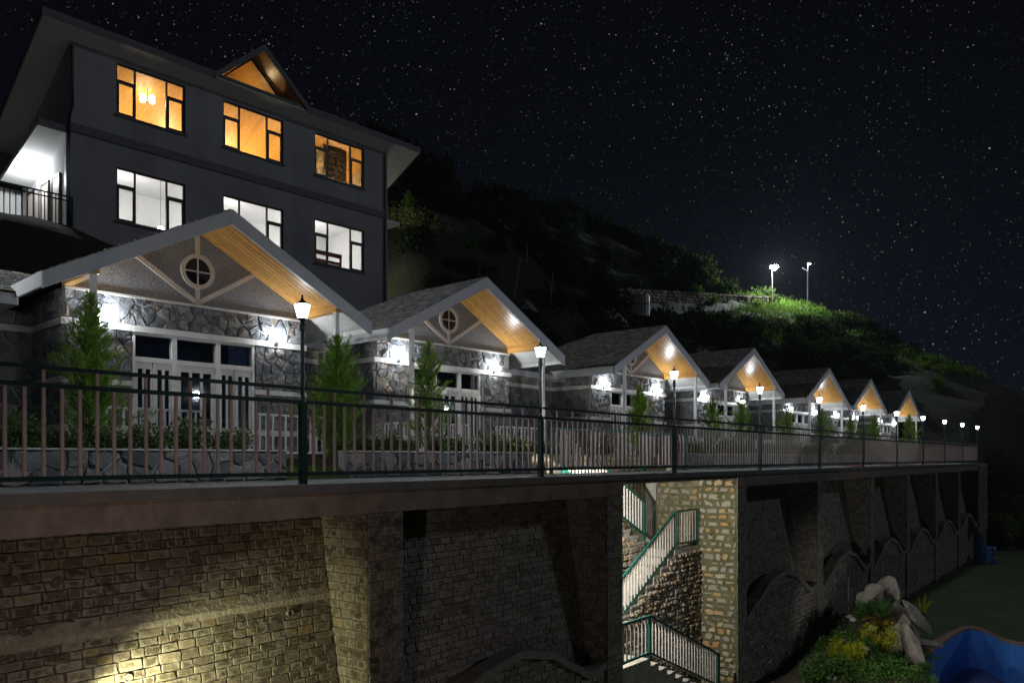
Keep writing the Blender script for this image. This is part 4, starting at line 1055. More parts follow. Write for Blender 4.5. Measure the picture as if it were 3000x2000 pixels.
for x in (2.8, 7.0, 11.2): light('downstairs_light', 'POINT', 110, (1, .98, .95), bb, (x, 2.6, 10.2), .3)
obj('downpipe', MB().tube([(.06, -.05, 14.7), (.06, -.07, 12.6), (-.05, -.1, 12.2), (-.05, -.1, 8.4), (.0, -.1, 7.0)], .05, 8), M['metal'], bb)
obj('downpipe', MB().tube([(13.75, -.06, 14.7), (13.75, -.06, 7.0)], .045, 8), M['facade_band'], bb)
# right hand canopy with lamp behind the corner
obj('side_canopy', MB().prism([(.3, 11.7), (2.8, 11.7), (2.8, 11.84), (.3, 11.84)], lambda y, z: (BW, y, z), lambda y, z: (BW+1.0, y, z)), M['soffit_white'], bb)
light('canopy_light', 'POINT', 260, (1, .95, .8), bb, (BW+.6, 5.6, 11.3), .08)
# porch on the left
pc = obj('porch_canopy', MB().prism([(0, 11.64), (4.2, 10.7), (4.2, 10.85), (0, 11.8)], lambda y, z: (-1.0, y, z), lambda y, z: (-.001, y, z)), M['room_white'], bb)
obj('canopy_edge', MB().box(-1.02, 0, -.05, -.001, 11.6, 11.86), M['facade_band'], bb)
obj('porch_back_wall', MB().box(-6.0, -.001, 5.2, 5.4, 8.0, 10.8), M['room_white'], bb)
obj('porch_floor', MB().box(-9, -.001, -.3, 5.2, 7.9, 8.25), M['concrete'], bb)
obj('corner_post', MB().box(-.14, -.002, -.05, .12, 8.25, 11.6), M['white'], bb)
for y in (.9, 2.0, 3.6):
    d_ = obj('porch_door', MB().box(-.06, -.002, y, y+.08, 8.25, 10.5).box(-.06, -.002, y+.75, y+.83, 8.25, 10.5).box(-.06, -.002, y, y+.83, 10.42, 10.5), M['frame'], bb)
    obj('door_panel', MB().box(-.03, -.003, y+.08, y+.75, 8.25, 10.42), M['trim'], d_)
rl = thing('porch_railing', 'black metal railing of the porch at the left end of the lodge', 'railing', BF.p(0, -.2, 8.25), BF.rot())
railing(rl, [(0, 0, 0), (-5.5, 0, 0)], 1.12, .17, M['metal'], M['metal'], .1)
obj('rail', MB().box(-5.5, 0, -.02, .02, .95, .99), M['metal'], rl)
lp = thing('porch_lamp', 'bright white lamp under the porch canopy left of the lodge', 'lamp', BF.p(-.55, 2.6, 11.0), BF.rot())
obj('lamp_glass', MB().lathe([(.05, -.1), (.1, -.06), (.1, .02), (.05, .05)], 14), M['sconceglass'], lp)
obj('lamp_base', MB().lathe([(.07, .05), (.07, .09)], 12), M['metal'], lp)
light('porch_light', 'POINT', 120, (.92, .97, 1), lp, (0, 0, -.2), .1)
pwl = thing('porch_stone_wall', 'low stone wall behind the porch railing at the left edge', 'wall', BF.p(-5.5, 2.2, 8.25), BF.rot())
obj('wall_core', MB().box(0, 3.4, 0, .3, 0, 1.3), M['bed_light'], pwl)
block_wall(pwl, Matrix.Translation(BF.p(-5.5, 2.2, 8.25)) @ Matrix.Rotation(BF.rz, 4, 'Z'), (0, 0, 0), (1, 0, 0), (0, 0, 1), 3.4, 1.3, .16, (.2, .4), .03, .04, M['block_stair'], 80, 'r', seed=73)

def ray_hit(px, py, d0=25.0, d1=160.0):
    """where the line of sight through a pixel of the photograph meets the hillside"""
    D = d0
    while D < d1:
        X = (px-1500)/FPX*D; z = E + (1352-py)/FPX*D; s_, t_ = FF.inv((X, D, 0))
        if t_ > 12.5 and hill(s_, t_) >= z: break
        D += .25
    return Vector((X, D, hill(s_, t_)))
# ================================================================== VEGETATION
def conifer(seed, h=2.2, rmax=.55, nb=150, open_=0.0):
    r = random.Random(seed); tr = MB(); cr = MB()
    tr.tube([(0, 0, 0), (r.uniform(-.02, .02), 0, h*.4), (0, r.uniform(-.02, .02), h*.75), (0, 0, h*.97)], [.035, .026, .014, .004], 7)
    vs = []; fs = []
    def sprig(p, d, ln, wd):
        d = d.normalized(); sd = d.cross(Vector((r.uniform(-1, 1), r.uniform(-1, 1), r.uniform(-1, 1))))
        if sd.length < 1e-3: return
        sd = sd.normalized()*wd; k = len(vs)
        vs.extend([p - sd*.4, p + sd*.4, p + d*ln*.55 + sd, p + d*ln, p + d*ln*.5 - sd]); fs.append((k, k+1, k+2, k+3, k+4))
    arms = [(r.uniform(0, 6.28), r.uniform(.1, .8)) for _ in range(9)]      # boughs that stick out
    for b in range(nb):
        f = (b+.5)/nb; f = f**.8; z = h*(.04 + .94*f); az = b*2.39996 + r.uniform(-.5, .5)
        prof = min(1, (f+.25)/.4)*(1-f)**.62
        w_ = 1.0
        for aa, af in arms:
            if abs((az-aa+math.pi) % (2*math.pi) - math.pi) < .55 and abs(f-af) < .09: w_ = 1.5
        ln = rmax*prof*r.uniform(.4, 1.1)*w_ + .04; up = rad(r.uniform(15, 55) + 22*f)
        D = Vector((math.cos(az)*math.cos(up), math.sin(az)*math.cos(up), math.sin(up)))
        base = Vector((0, 0, z)); steps = max(3, int(ln/.04)); droop = r.uniform(-.25, .15)
        for k in range(steps):
            q = base + D*(ln*(k+1)/steps) + Vector((0, 0, droop*(k/steps)**2*ln))
            if k > steps*(.12 + open_*.3):
                for _ in range(7 if f < .8 else 4):
                    dv = D*1.0 + Vector((r.gauss(0, .5), r.gauss(0, .5), r.gauss(.2, .45)))
                    sprig(q + Vector((r.gauss(0, .014), r.gauss(0, .014), r.gauss(0, .014))), dv, r.uniform(.045, .12)*(1 if f < .85 else .75), r.uniform(.003, .0075))
        tr.tube([base, base + D*ln*.5, base + D*ln*.92], [.008, .005, .002], 4, False)
    cr.add(vs, fs); return tr.mesh('trunk'), cr.mesh('crown')
CON = [conifer(1, 2.25, .66, 280), conifer(2, 2.45, .86, 360), conifer(3, 2.4, .86, 190, .5), conifer(4, 1.95, .55, 240), conifer(5, 2.15, .8, 160, .5)]
for t_, c_ in CON: t_.materials.append(M['bark']); c_.materials.append(M['conifer'])
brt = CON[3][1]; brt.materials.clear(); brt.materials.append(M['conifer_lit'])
def put_tree(px, t, base, var, sc_, label, rz=0):
    s = s_at(px, t); th = thing('conifer', label, 'tree', FF.p(s, t, base), (0, 0, rz), 'young conifers in front of the cottages')
    th.scale = (sc_*.86, sc_*.86, sc_)
    obj('trunk', CON[var][0], None, th); obj('crown', CON[var][1], None, th)
for px, t, base, var, sc_, lab, rz in [
    (268, 3.0, .3, 0, 1.0, 'tall feathery conifer hiding the left post of the first cottage', .3),
    (985, 3.1, .05, 1, 1.0, 'bushy soft green conifer between the first and second cottage', 1.2),
    (1255, 3.1, .3, 2, .98, 'open branched conifer in front of the second cottage door', 2.2),
    (1872, 3.4, .3, 3, 1.08, 'bright yellow green lit narrow conifer in front of the third cottage', 0),
    (2088, 3.1, .3, 4, .92, 'conifer left of the fourth cottage door', .9),
    (2172, 3.1, .3, 4, .98, 'conifer right of the fourth cottage door', 2.9),
    (2306, 3.1, .3, 2, .88, 'conifer between the fourth and fifth cottage', 4.0),
    (2408, 3.1, .3, 4, 1.0, 'conifer behind the fifth lamp post', 5.0),
    (2492, 3.1, .3, 2, .85, 'conifer between the fifth and sixth cottage', 1.0),
    (2562, 3.1, .3, 4, 1.05, 'conifer in front of the sixth cottage', 3.4),
    (2664, 3.1, .3, 2, 1.1, 'conifer in front of the last cottage', 5.5)]:
    put_tree(px, t, base, var, sc_, lab, rz)
def leaf_blob(seed, n, rx, ry, rz, size, spike=0.0):
    r = random.Random(seed); q = MB(); vs = []; fs = []
    lob = [(Vector((r.uniform(-.6, .6)*rx, r.uniform(-.6, .6)*ry, r.uniform(.15, .75)*rz)), r.uniform(.35, .6)) for _ in range(9)]
    for _ in range(n):
        c, k = r.choice(lob); d = Vector((r.gauss(0, 1), r.gauss(0, 1), r.gauss(0, 1))).normalized()*k*(r.random()**.35)
        p = c + Vector((d.x*rx, d.y*ry, d.z*rz))
        if p.z < .0: p.z = r.uniform(0, .1)*rz
        dd = (d + Vector((r.gauss(0, .6), r.gauss(0, .6), r.gauss(.25+spike, .5)))).normalized(); sd = dd.cross(Vector((r.gauss(0, 1), r.gauss(0, 1), r.gauss(0, 1)))).normalized()
        ln = size*r.uniform(.6, 1.4); w_ = ln*r.uniform(.22, .38); k0 = len(vs)
        vs.extend([p, p+dd*ln*.5+sd*w_, p+dd*ln, p+dd*ln*.5-sd*w_]); fs.append((k0, k0+1, k0+2, k0+3))
    q.add(vs, fs); return q
SHR = [leaf_blob(i, 1500, .38, .34, .5, .055).mesh('foliage') for i in range(5)]
for m_ in SHR: m_.materials.append(M['shrub'])
def stem_mesh(h): return MB().tube([(0, 0, -.05), (.01, .01, h*.5)], [.012, .006], 5)
STEM = stem_mesh(.5).mesh('stem'); STEM.materials.append(M['bark'])
rs = random.Random(5)
def shrub_row(s0, s1, step, where, tr=(2.35, 2.75), sc_=(.8, 1.15)):
    n = int((s1-s0)/step)
    for k in range(n):
        s = s0 + (k+.5)*step + rs.uniform(-.12, .12)
        th = thing('shrub', '%s leafy shrub from the left in the planter %s' % (ORD[k], where), 'shrub', FF.p(s, rs.uniform(*tr), .3), (0, 0, rs.uniform(0, 6)), 'shrubs in the planters')
        th.scale = (rs.uniform(*sc_),)*3
        obj('foliage', SHR[rs.randrange(5)], None, th); obj('stem', STEM, None, th)
shrub_row(-6, 1.1, .52, 'before the first cottage', sc_=(.6, 1.05))
shrub_row(2.6, 7.4, .5, 'before the second cottage', sc_=(.65, .95))
shrub_row(8.0, 13.6, .6, 'above the stairs', (3.5, 3.9), (.8, 1.1))
shrub_row(14.1, 30, .62, 'beyond the stairs'); shrub_row(30.3, 48, .9, 'at the far end of the terrace', sc_=(1., 1.3))
th = thing('shrub', 'taller leafy bush at the left edge behind the railing', 'shrub', FF.p(-2.9, 2.9, .3), (0, 0, 1), 'shrubs in the planters'); th.scale = (1.5, 1.5, 2.1)
obj('foliage', SHR[2], None, th); obj('stem', STEM, None, th)
def grass_patch(seed, n, fn, hgt, wd):
    r = random.Random(seed); vs = []; fs = []
    for _ in range(n):
        p = Vector(fn(r)); d = Vector((r.gauss(0, .35), r.gauss(0, .35), 1)).normalized()*hgt*r.uniform(.5, 1.4); sd = Vector((r.gauss(0, 1), r.gauss(0, 1), 0)).normalized()*wd
        k = len(vs); b = Vector((d.y, -d.x, 0))*.3; vs.extend([p-sd, p+sd, p+d*.6+sd*.6, p+d+b, p+d*.6-sd*.6]); fs.append((k, k+1, k+2, k+3, k+4))
    return MB().add(vs, fs)
o = obj('grass', grass_patch(1, 5000, lambda r: FF.p(r.uniform(1.25, 2.42), r.uniform(2.05, 4.9), .06), .13, .006), M['grass']); tag(o, 'short bright grass on the path gap between the planter walls', 'grass'); stuff(o)

# hillside growth
def hp(s, t): q = FF.o + FF.u*s + FF.n*t; return Vector((q.x, q.y, hill(s, t)))
BL = [leaf_blob(70+i, 420, 1.0, 1.0, 1.1, .24) for i in range(4)]
und = MB(); r = random.Random(8)
for nb_ in range(900):
    s = r.uniform(-5, 100); t = r.uniform(16, 60)
    if nb_ > 520: s = r.uniform(38, 100); t = r.uniform(13.5, 31)
    bx, by = BF.inv(FF.p(s, t))
    if -9 < bx < 16 and -2 < by < 8: continue
    if by < 7 and bx < 15 and by > -3: continue
    p = hp(s, t); ppx, ppy = proj(p)
    if 46 < s < 97 and -6 < t - road(s)[0] < 1.5: continue
    b_ = r.choice(BL); k = r.uniform(.6, 1.6)*(1 if t < 30 else 1.5); a = r.uniform(0, 6.3); c, sn = math.cos(a)*k, math.sin(a)*k
    und.add([(p.x + v[0]*c - v[1]*sn, p.y + v[0]*sn + v[1]*c, p.z - .2*k + v[2]*k*r.uniform(.9, 1.1)) for v in b_.v], b_.f)
o = obj('hillside_undergrowth', und, M['hillveg']); tag(o, 'dense dark bushes covering the hillside behind the lodge', 'undergrowth'); stuff(o)
# grass on the lit knoll round the street lamps
r = random.Random(9); kn = MB()
def knoll(rr):
    s = rr.gauss(97, 7); t = rr.uniform(6, 36); p = hp(s, t); return p
kn = grass_patch(12, 9000, knoll, .75, .035); k2 = grass_patch(13, 9000, lambda rr: hp(rr.uniform(72, 98), rr.uniform(15, 29)), .7, .035); kn.add(k2.v, k2.f); o = obj('knoll_grass', kn, M['knollveg_lit']); tag(o, 'tall grass lit by the street lamps on the knoll', 'grass'); stuff(o)
kb = MB()
for _ in range(90):
    s = r.gauss(97, 7); t = r.uniform(6, 36); p = hp(s, t); b_ = r.choice(BL); k = r.uniform(.5, 1.1)
    kb.add([(p.x + v[0]*k, p.y + v[1]*k, p.z - .25*k + v[2]*k) for v in b_.v], b_.f)
o = obj('knoll_bushes', kb, M['knollveg_lit']); tag(o, 'low bushes on the lit knoll below the street lamps', 'undergrowth'); stuff(o)
# single plants lit beside the lodge
for px, py, h_, lab in [(1196, 650, 95, 'slim pale green tree lit beside the right corner of the lodge'), (1390, 742, 52, 'small upright tree alone on the dark slope')]:
    v = ray_hit(px, py, 40); th = thing('slope_tree', lab, 'tree', v - Vector((0, 0, .1)), (0, 0, 1)); th.scale = (h_/FPX*v.y/1.95,)*3
    obj('trunk', CON[3][0], None, th); obj('crown', CON[3][1], None, th)
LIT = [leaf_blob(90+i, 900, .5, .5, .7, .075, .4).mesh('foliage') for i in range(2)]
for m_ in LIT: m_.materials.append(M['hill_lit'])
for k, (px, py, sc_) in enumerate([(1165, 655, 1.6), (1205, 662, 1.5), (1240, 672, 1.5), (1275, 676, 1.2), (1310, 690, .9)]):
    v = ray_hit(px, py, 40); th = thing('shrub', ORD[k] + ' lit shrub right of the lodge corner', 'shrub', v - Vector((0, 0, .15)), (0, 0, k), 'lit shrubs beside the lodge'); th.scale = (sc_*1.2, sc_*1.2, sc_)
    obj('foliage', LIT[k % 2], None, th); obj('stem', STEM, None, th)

# ================================================================== THINGS ON THE HILL
def street_lamp(px, py, D, label, power, arm=None, gs=1.0):
    X = (px-1500)/FPX*D; s, t = FF.inv((X, D, 0)); z0 = hill(s, t); z1 = E + (1352-py)/FPX*D
    th = thing('street_lamp', label, 'street lamp', (X, D, z0-.3), (0, 0, FF.rz), 'street lamps on the hill road'); H = z1-z0+.3
    obj('pole', MB().tube([(0, 0, 0), (0, 0, H*.5), (0, 0, H)], [.1, .085, .06], 8), M['pole'] if gs > 1 else M['roof_deck'], th)  # lit pole coloured pale, barely lit one dark: light put into the colour
    obj('lamp_housing', MB().box(-.1*gs, .1*gs, -.35, .06, H-.02, H+.05), M['grey_metal'], th)
    obj('lamp_glass', MB().lathe([(.12*gs, -.3*gs), (.3*gs, -.1*gs), (.3*gs, .0)], 12, (0, -.25, H-.03)), M['streetglass'], th)
    if arm: obj('cross_arm', MB().box(-arm, .1, -.03, .03, H-1.0, H-.94), M['grey_metal'], th)
    light('street_lamp_light', 'POINT', power, (.9, .96, 1), th, (0, -.25, H-.15), .2)
    return z0
M['streetglass'] = mk_emit('street_lamp_glass', (.9, .96, 1), 40)
street_lamp(2262, 779, 100, 'very bright street lamp on a pale lit pole at the end of the hill road wall', 9000, None, 1.7)
street_lamp(2366, 772, 106, 'smaller farther street lamp with a cross arm on the knoll', 900, 2.0, .45)
# stone wall along the hill road
pts = []
for px, py, D in ((1640, 832, 74), (1800, 845, 82), (1950, 852, 88), (2100, 860, 94), (2248, 868, 100)):
    X = (px-1500)/FPX*D; pts.append(Vector((X, D, E + (1352-py)/FPX*D)))
th = thing('roadside_wall', 'pale stone wall along the hill road left of the street lamp', 'wall', pts[0])
for a, b in zip(pts, pts[1:]):
    a = a-pts[0]; b = b-pts[0]; d = (b-a).normalized(); n_ = Vector((d.y, -d.x, 0)).normalized()
    q = MB(); hh = 1.25; q.add([a+n_*.2, b+n_*.2, b-n_*.2, a-n_*.2, a+n_*.2-Vector((0, 0, 3)), b+n_*.2-Vector((0, 0, 3)), b-n_*.2-Vector((0, 0, 3)), a-n_*.2-Vector((0, 0, 3))],
          [(0, 1, 2, 3), (4, 5, 1, 0), (5, 6, 2, 1), (6, 7, 3, 2), (7, 4, 0, 3)])
    obj('wall_core', q, M['bed_light'], th)
    block_wall(th, Matrix.Translation(pts[0]), a+n_*.2-Vector((0, 0, 1.3)), d, (0, 0, 1), (b-a).length, 1.28, .32, (.35, .8), .05, .06, M['block_stair'], 75, 'r', seed=int(a.x*10)+3)
# water tank above the third cottage
v_ = ray_hit(1872, 968, 40); D = v_.y; X = v_.x; zb = E + (1352-930)/FPX*D
th = thing('water_tank', 'pale ribbed water tank in a dark frame above the third cottage roof', 'water tank', (X, D, zb)); th.scale = (D/47,)*3
obj('tank_body', MB().lathe([(.6, 0), (.62, .03), (.62, .35), (.6, .38), (.62, .41), (.62, .78), (.6, .81), (.62, .84), (.62, 1.2), (.58, 1.28), (.3, 1.36), (.18, 1.38), (.18, 1.45)], 24), M['tank'], th)
obj('stand', MB().box(-.75, .75, -.7, .7, -1.9, -.02), M['roof_deck'], th)
for a in (20, 110, 200, 290): obj('frame_post', MB().box(.66*math.cos(rad(a))-.02, .66*math.cos(rad(a))+.02, .66*math.sin(rad(a))-.02, .66*math.sin(rad(a))+.02, -.02, 1.3), M['metal'], th)
obj('frame_hoop', MB().tube([(.66*math.cos(rad(a)), .66*math.sin(rad(a)), .7) for a in range(0, 375, 15)], .018, 6), M['metal'], th)
obj('pipe', MB().tube([(-.66, -.3, -1.3), (-.62, -.3, 0), (-.55, -.25, 1.75)], .025, 6), M['pole'], th)
for (x0, y0_, x1, y1_, lab) in [(1524, 760, 1507, 876, 'leaning bare pole nearest the second cottage roof'), (1619, 795, 1612, 915, 'upright bare pole beside the sheet metal canopy'), (1544, 712, 1544, 768, 'short bare pole higher on the slope')]:
    b = ray_hit(x1, y1_, 36); D = b.y; a = Vector(((x0-1500)/FPX*D, D, E + (1352-y0_)/FPX*D)); d_ = (b-a).normalized()
    o = obj('bare_pole', MB().tube([d_*.4, a-b], [.035, .025], 6), M['pole'], None, b); tag(o, lab, 'pole', 'poles on the slope')
v_ = ray_hit(1645, 985, 36); kk = v_.y/43
th = thing('metal_canopy', 'small sheet metal canopy on thin posts on the slope', 'canopy', v_); th.scale = (kk,)*3
obj('roof_sheet', MB().prism([(-.5, 1.2), (.5, 1.47), (.5, 1.5), (-.5, 1.23)], lambda x, z: (x, -.5, z-.1), lambda x, z: (x, .6, z+.12)), M['sheet'], th)
for x in (-.46, .46): obj('post', MB().box(x-.02, x+.02, -.4, -.36, -.8, 1.17 if x < 0 else 1.41), M['metal'], th)
v_ = ray_hit(1540, 922, 36); kk = v_.y/42
th = thing('tarpaulin', 'crumpled grey tarpaulin over a heap right of the second cottage gable', 'tarpaulin', v_); th.scale = (kk,)*3
q = MB(); n = 12; r = random.Random(3); vs = []
for i in range(n+1):
    for j in range(n+1):
        u, v = i/n-.5, j/n-.5; vs.append((u*1.3, v*1.4, -.15 + .85*math.cos(u*2.6)*math.cos(v*2.4) + r.uniform(-.05, .05)))
q.add(vs, [(i*(n+1)+j, (i+1)*(n+1)+j, (i+1)*(n+1)+j+1, i*(n+1)+j+1) for i in range(n) for j in range(n)]); obj('cloth', q, M['sheet'], th)
# hose on the walkway
pts = [(24, .35), (25.5, .1), (28, .25), (32, .05), (36, .2), (39, .05), (41, .25)]
o = obj('hose', MB().tube([(s, t, .03) for s, t in pts] + [(42.5, .3, .12), (43, .3, .3)], .022, 6), M['hose'], None, FLOC, FROT); tag(o, 'red hose lying along the far part of the walkway', 'hose')

# ================================================================== LOWER GARDEN AND POOL
def ground_px(px, py, z=LAWN):
    Y = (E-z)*FPX/(py-1352); return Vector(((px-1500)/FPX*Y, Y, z))
# empty tiled pool with a wavy red rim
def mk_pool():
    m, t, b = base_mat('pool_mosaic'); T = NT(t); p = T.n('ShaderNodeTexCoord').outputs['UV']
    br = T.n('ShaderNodeTexBrick'); br.offset = 0; br.inputs['Scale'].default_value = 1; br.inputs['Brick Width'].default_value = .075; br.inputs['Row Height'].default_value = .075
    br.inputs['Mortar Size'].default_value = .006; br.inputs['Color1'].default_value = (.02, .17, .74, 1); br.inputs['Color2'].default_value = (.03, .24, .82, 1); br.inputs['Mortar'].default_value = (.2, .4, .8, 1)
    T.lk(p, br.inputs['Vector']); T.lk(br.outputs['Color'], b.inputs['Base Color']); b.inputs['Roughness'].default_value = .25
    return m
M['pool'] = mk_pool()
M['pool_floor'] = mk('pool_floor', (.10, .14, .34), (.06, .09, .26), .5, 3, .05, 30)
rim_px = [(2690, 1944), (2712, 1925), (2745, 1898), (2785, 1868), (2815, 1851), (2838, 1843), (2870, 1846), (2900, 1856), (2925, 1870), (2955, 1882), (3000, 1890), (3080, 1902), (3200, 1900)]
far = [ground_px(*q) for q in rim_px]
near = [Vector((22.5, 20.0, LAWN)), Vector((17.5, 16.5, LAWN)), Vector((12.6, 17.0, LAWN)), Vector((11.0, 19.6, LAWN)), Vector((11.0, 21.8, LAWN))]
loop = far + near
dense = []
for i in range(len(loop)):
    p0, p1, p2, p3 = loop[i-1], loop[i], loop[(i+1) % len(loop)], loop[(i+2) % len(loop)]
    for k in range(4):
        t = k/4; dense.append(.5*((2*p1) + (p2-p0)*t + (2*p0-5*p1+4*p2-p3)*t*t + (3*p1-p0-3*p2+p3)*t**3))
cx = sum((q for q in dense), Vector())/len(dense)
pool = thing('swimming_pool', 'empty kidney shaped pool with blue mosaic walls and a red rim', 'pool', (0, 0, 0))
n = len(dense); vs = []; uv = []; acc = 0
for i, q in enumerate(dense):
    if i: acc += (q-dense[i-1]).length
    vs += [q + Vector((0, 0, .03)), q + Vector((0, 0, -1.35))]; uv += [(acc, 1.35), (acc, 0)]
wl = MB(); wl.add(vs, [(2*i, 2*i+1, 2*((i+1) % n)+1, 2*((i+1) % n)) for i in range(n)], uv); obj('pool_wall', wl, M['pool'], pool)
fl = MB(); fl.add([q + Vector((0, 0, -1.35)) for q in dense], [tuple(range(n))]); obj('pool_floor', fl, M['pool_floor'], pool)
rm = MB(); vs = []
for q in dense:
    d = (q-cx); d.z = 0; d = d.normalized(); vs += [q - d*.03 + Vector((0, 0, .07)), q + d*.3 + Vector((0, 0, .07)), q + d*.3 + Vector((0, 0, -.1)), q - d*.03 + Vector((0, 0, .0))]
rm.add(vs, [(4*i+e, 4*i+(e+1) % 4, 4*((i+1) % n)+(e+1) % 4, 4*((i+1) % n)+e) for i in range(n) for e in range(4)]); obj('rim', rm, M['paving'], pool)
# cut the pool out of the lawn: lawn rebuilt as a sheet with a hole
me = LAWN_O.data; me.clear_geometry()
lw = MB(); big = []
corners = [FF.p(s, t, 0) for s, t in ((-30, 1.5), (56, 1.5), (70, -60), (-30, -60))]
for q in dense:                                   # fan ring from the pool edge to far outside
    d = (q-cx); d.z = 0; d.normalize(); big.append(d)
import bmesh
bm = bmesh.new()
ov = [bm.verts.new((c.x, c.y, LAWN)) for c in corners]; iv = [bm.verts.new((q.x, q.y, LAWN)) for q in dense]
ed = [bm.edges.new((ov[i], ov[(i+1) % 4])) for i in range(4)] + [bm.edges.new((iv[i], iv[(i+1) % n])) for i in range(n)]
bmesh.ops.triangle_fill(bm, use_beauty=True, use_dissolve=False, edges=ed)
for f in bm.faces:
    if f.normal.z < 0: f.normal_flip()
bm.to_mesh(me); bm.free(); me.materials.clear(); me.materials.append(M['lawn'])
# boulders
def boulder(px, py, D, w_, h_, d_, seed, label, tilt=0):
    r = random.Random(seed); q = bmesh.new(); bmesh.ops.create_icosphere(q, subdivisions=4, radius=1)
    pl = [(Vector((r.gauss(0, 1), r.gauss(0, 1), r.gauss(0, 1))).normalized(), r.uniform(.45, .72)) for _ in range(11)]
    for v in q.verts:
        c = v.co.copy()
        for nrm, lim in pl:
            k = c.dot(nrm)
            if k > lim: c -= nrm*(k-lim)*.97
        c *= 1 + mnoise.noise(c*1.7 + Vector((seed, 0, 0)))*.08 + mnoise.noise(c*6 + Vector((seed, 3, 0)))*.02
        v.co = Vector((c.x*w_, c.y*d_, c.z*h_))*1.25
    m = bpy.data.meshes.new('boulder'); q.to_mesh(m); q.free(); m.materials.append(M['rock'])
    X = (px-1500)/FPX*D; z = E - (py-1352)/FPX*D
    o = obj('boulder', m, None, None, (X, D, z), (0, rad(tilt), r.uniform(-.3, .3))); tag(o, label, 'boulder', 'boulders of the rockery')
for a in [(2556, 1755, 25.4, .3, .44, .36, 1, 'rounded pale boulder at the upper left of the rockery', 20), (2620, 1748, 26.2, .26, .58, .3, 2, 'tall upright slab boulder at the top of the rockery', -14),
          (2572, 1726, 26.3, .2, .16, .25, 3, 'small boulder topping the rockery', 10), (2691, 1818, 25.4, .2, .72, .3, 4, 'long leaning boulder at the right of the rockery', -42),
          (2606, 1786, 24.8, .24, .2, .25, 5, 'small round boulder beside the dry cycad', 0), (2652, 1842, 24.3, .36, .42, .35, 6, 'dark middle boulder above the pool edge', -20),
          (2676, 1900, 22.8, .27, .64, .4, 7, 'big boulder at the pool edge with a bright right side', -25), (2727, 1884, 24.6, .36, .14, .35, 8, 'flat slab of rock jutting over the pool', 6),
          (2620, 1870, 23.4, .34, .5, .35, 9, 'grey boulder behind the dry cycad', 0), (2520, 1762, 25.8, .16, .3, .2, 10, 'small dark boulder at the left of the rockery', 15),
          (2590, 1718, 26.8, .34, .3, .3, 11, 'dark rounded boulder behind the upright slab', 0), (2640, 1800, 25.6, .3, .35, .3, 12, 'shaded boulder between the slab and the leaning one', -10)]: boulder(*a)
# planted mound in front of the rocks
mound = MB(); vs = []; n = 26; r = random.Random(21)
EDGE = [(16, 12.8), (17, 12.5), (19.6, 10.85), (21.8, 10.8), (23.6, 11.55), (24.5, 12.3), (26, 13.8), (31, 14.5)]
def mound_edge(y):
    for (a, p_), (b, q_) in zip(EDGE, EDGE[1:]):
        if y <= b: return p_ + (q_-p_)*(y-a)/(b-a)
    return 14.5
def mz(x, y):
    g1 = math.exp(-(((x-11.3)/.95)**2 + ((y-25.6)/1.7)**2)); g2 = math.exp(-(((x-9.6)/1.25)**2 + ((y-22.6)/2.4)**2))
    return LAWN + .012 + 1.45*g1 + .75*g2
for i in range(n+1):
    for j in range(n+1):
        y = 17 + 13*j/n; x = 6 + (mound_edge(y)-6)*i/n; vs.append((x, y, mz(x, y) + mnoise.noise(Vector((x*2, y*2, 0)))*.06*min(1, (mz(x, y)-LAWN)*4)))
mound.add(vs, [q for q in [(i*(n+1)+j, (i+1)*(n+1)+j, (i+1)*(n+1)+j+1, i*(n+1)+j+1) for i in range(n) for j in range(n)] if max(vs[k][2] for k in q) > LAWN - .05])
struct('planted_mound', mound.mesh('planted_mound', True), M['soil'])
def on_mound(rr):
    while True:
        x = rr.gauss(10.3, 1.3); y = rr.gauss(23.3, 2.0)
        if mz(x, y) > LAWN + .12: return x, y, mz(x, y)
gcov = MB()
YB = [leaf_blob(40+i, 900, .45, .45, .6, .07, .5).mesh('foliage') for i in range(2)]
GB = [leaf_blob(45+i, 900, .5, .5, .45, .07).mesh('foliage') for i in range(3)]
for m_ in YB: m_.materials.append(M['yellow'])
for m_ in GB: m_.materials.append(M['green'])
def at_mound(px, py):
    # walk along the view ray until it meets the mound
    Y = 15.0
    while Y < 32:
        X = (px-1500)/FPX*Y; z = E - (py-1352)/FPX*Y
        if z <= mz(X, Y): return Vector((X, Y, mz(X, Y)))
        Y += .05
    return Vector((X, Y, LAWN))
for k, (px, py, kind, sc_, lab) in enumerate([
    (2566, 1905, 'y', 1.15, 'bright yellow bush, tallest, in the middle of the rockery planting'), (2500, 1940, 'y', .85, 'yellow bush at the lower centre of the mound'), (2452, 1925, 'y', .75, 'yellow green bush at the left of the mound'),
    (2430, 1965, 'g', 1.1, 'green bush at the lower left of the mound'), (2630, 1978, 'g', .8, 'green bush at the pool corner'), (2560, 1985, 'g', .9, 'low green bush at the bottom of the mound'),
    (2480, 1880, 'g', .9, 'small green bush higher on the left of the mound'), (2535, 1790, 'g', .8, 'green plant beside the top boulders'), (2600, 1945, 'g', .6, 'green bush right of the yellow one'), (2400, 1990, 'g', 1.2, 'bright grassy bush in the bottom left corner of the garden'), (2500, 1985, 'g', 1.1, 'low green bush left of centre at the bottom')]):
    th = thing('garden_bush', lab, 'bush', at_mound(px, py), (0, 0, k), 'bushes on the rockery mound'); th.scale = (sc_,)*3
    obj('foliage', (YB if kind == 'y' else GB)[k % (2 if kind == 'y' else 3)], None, th); obj('stem', STEM, None, th)
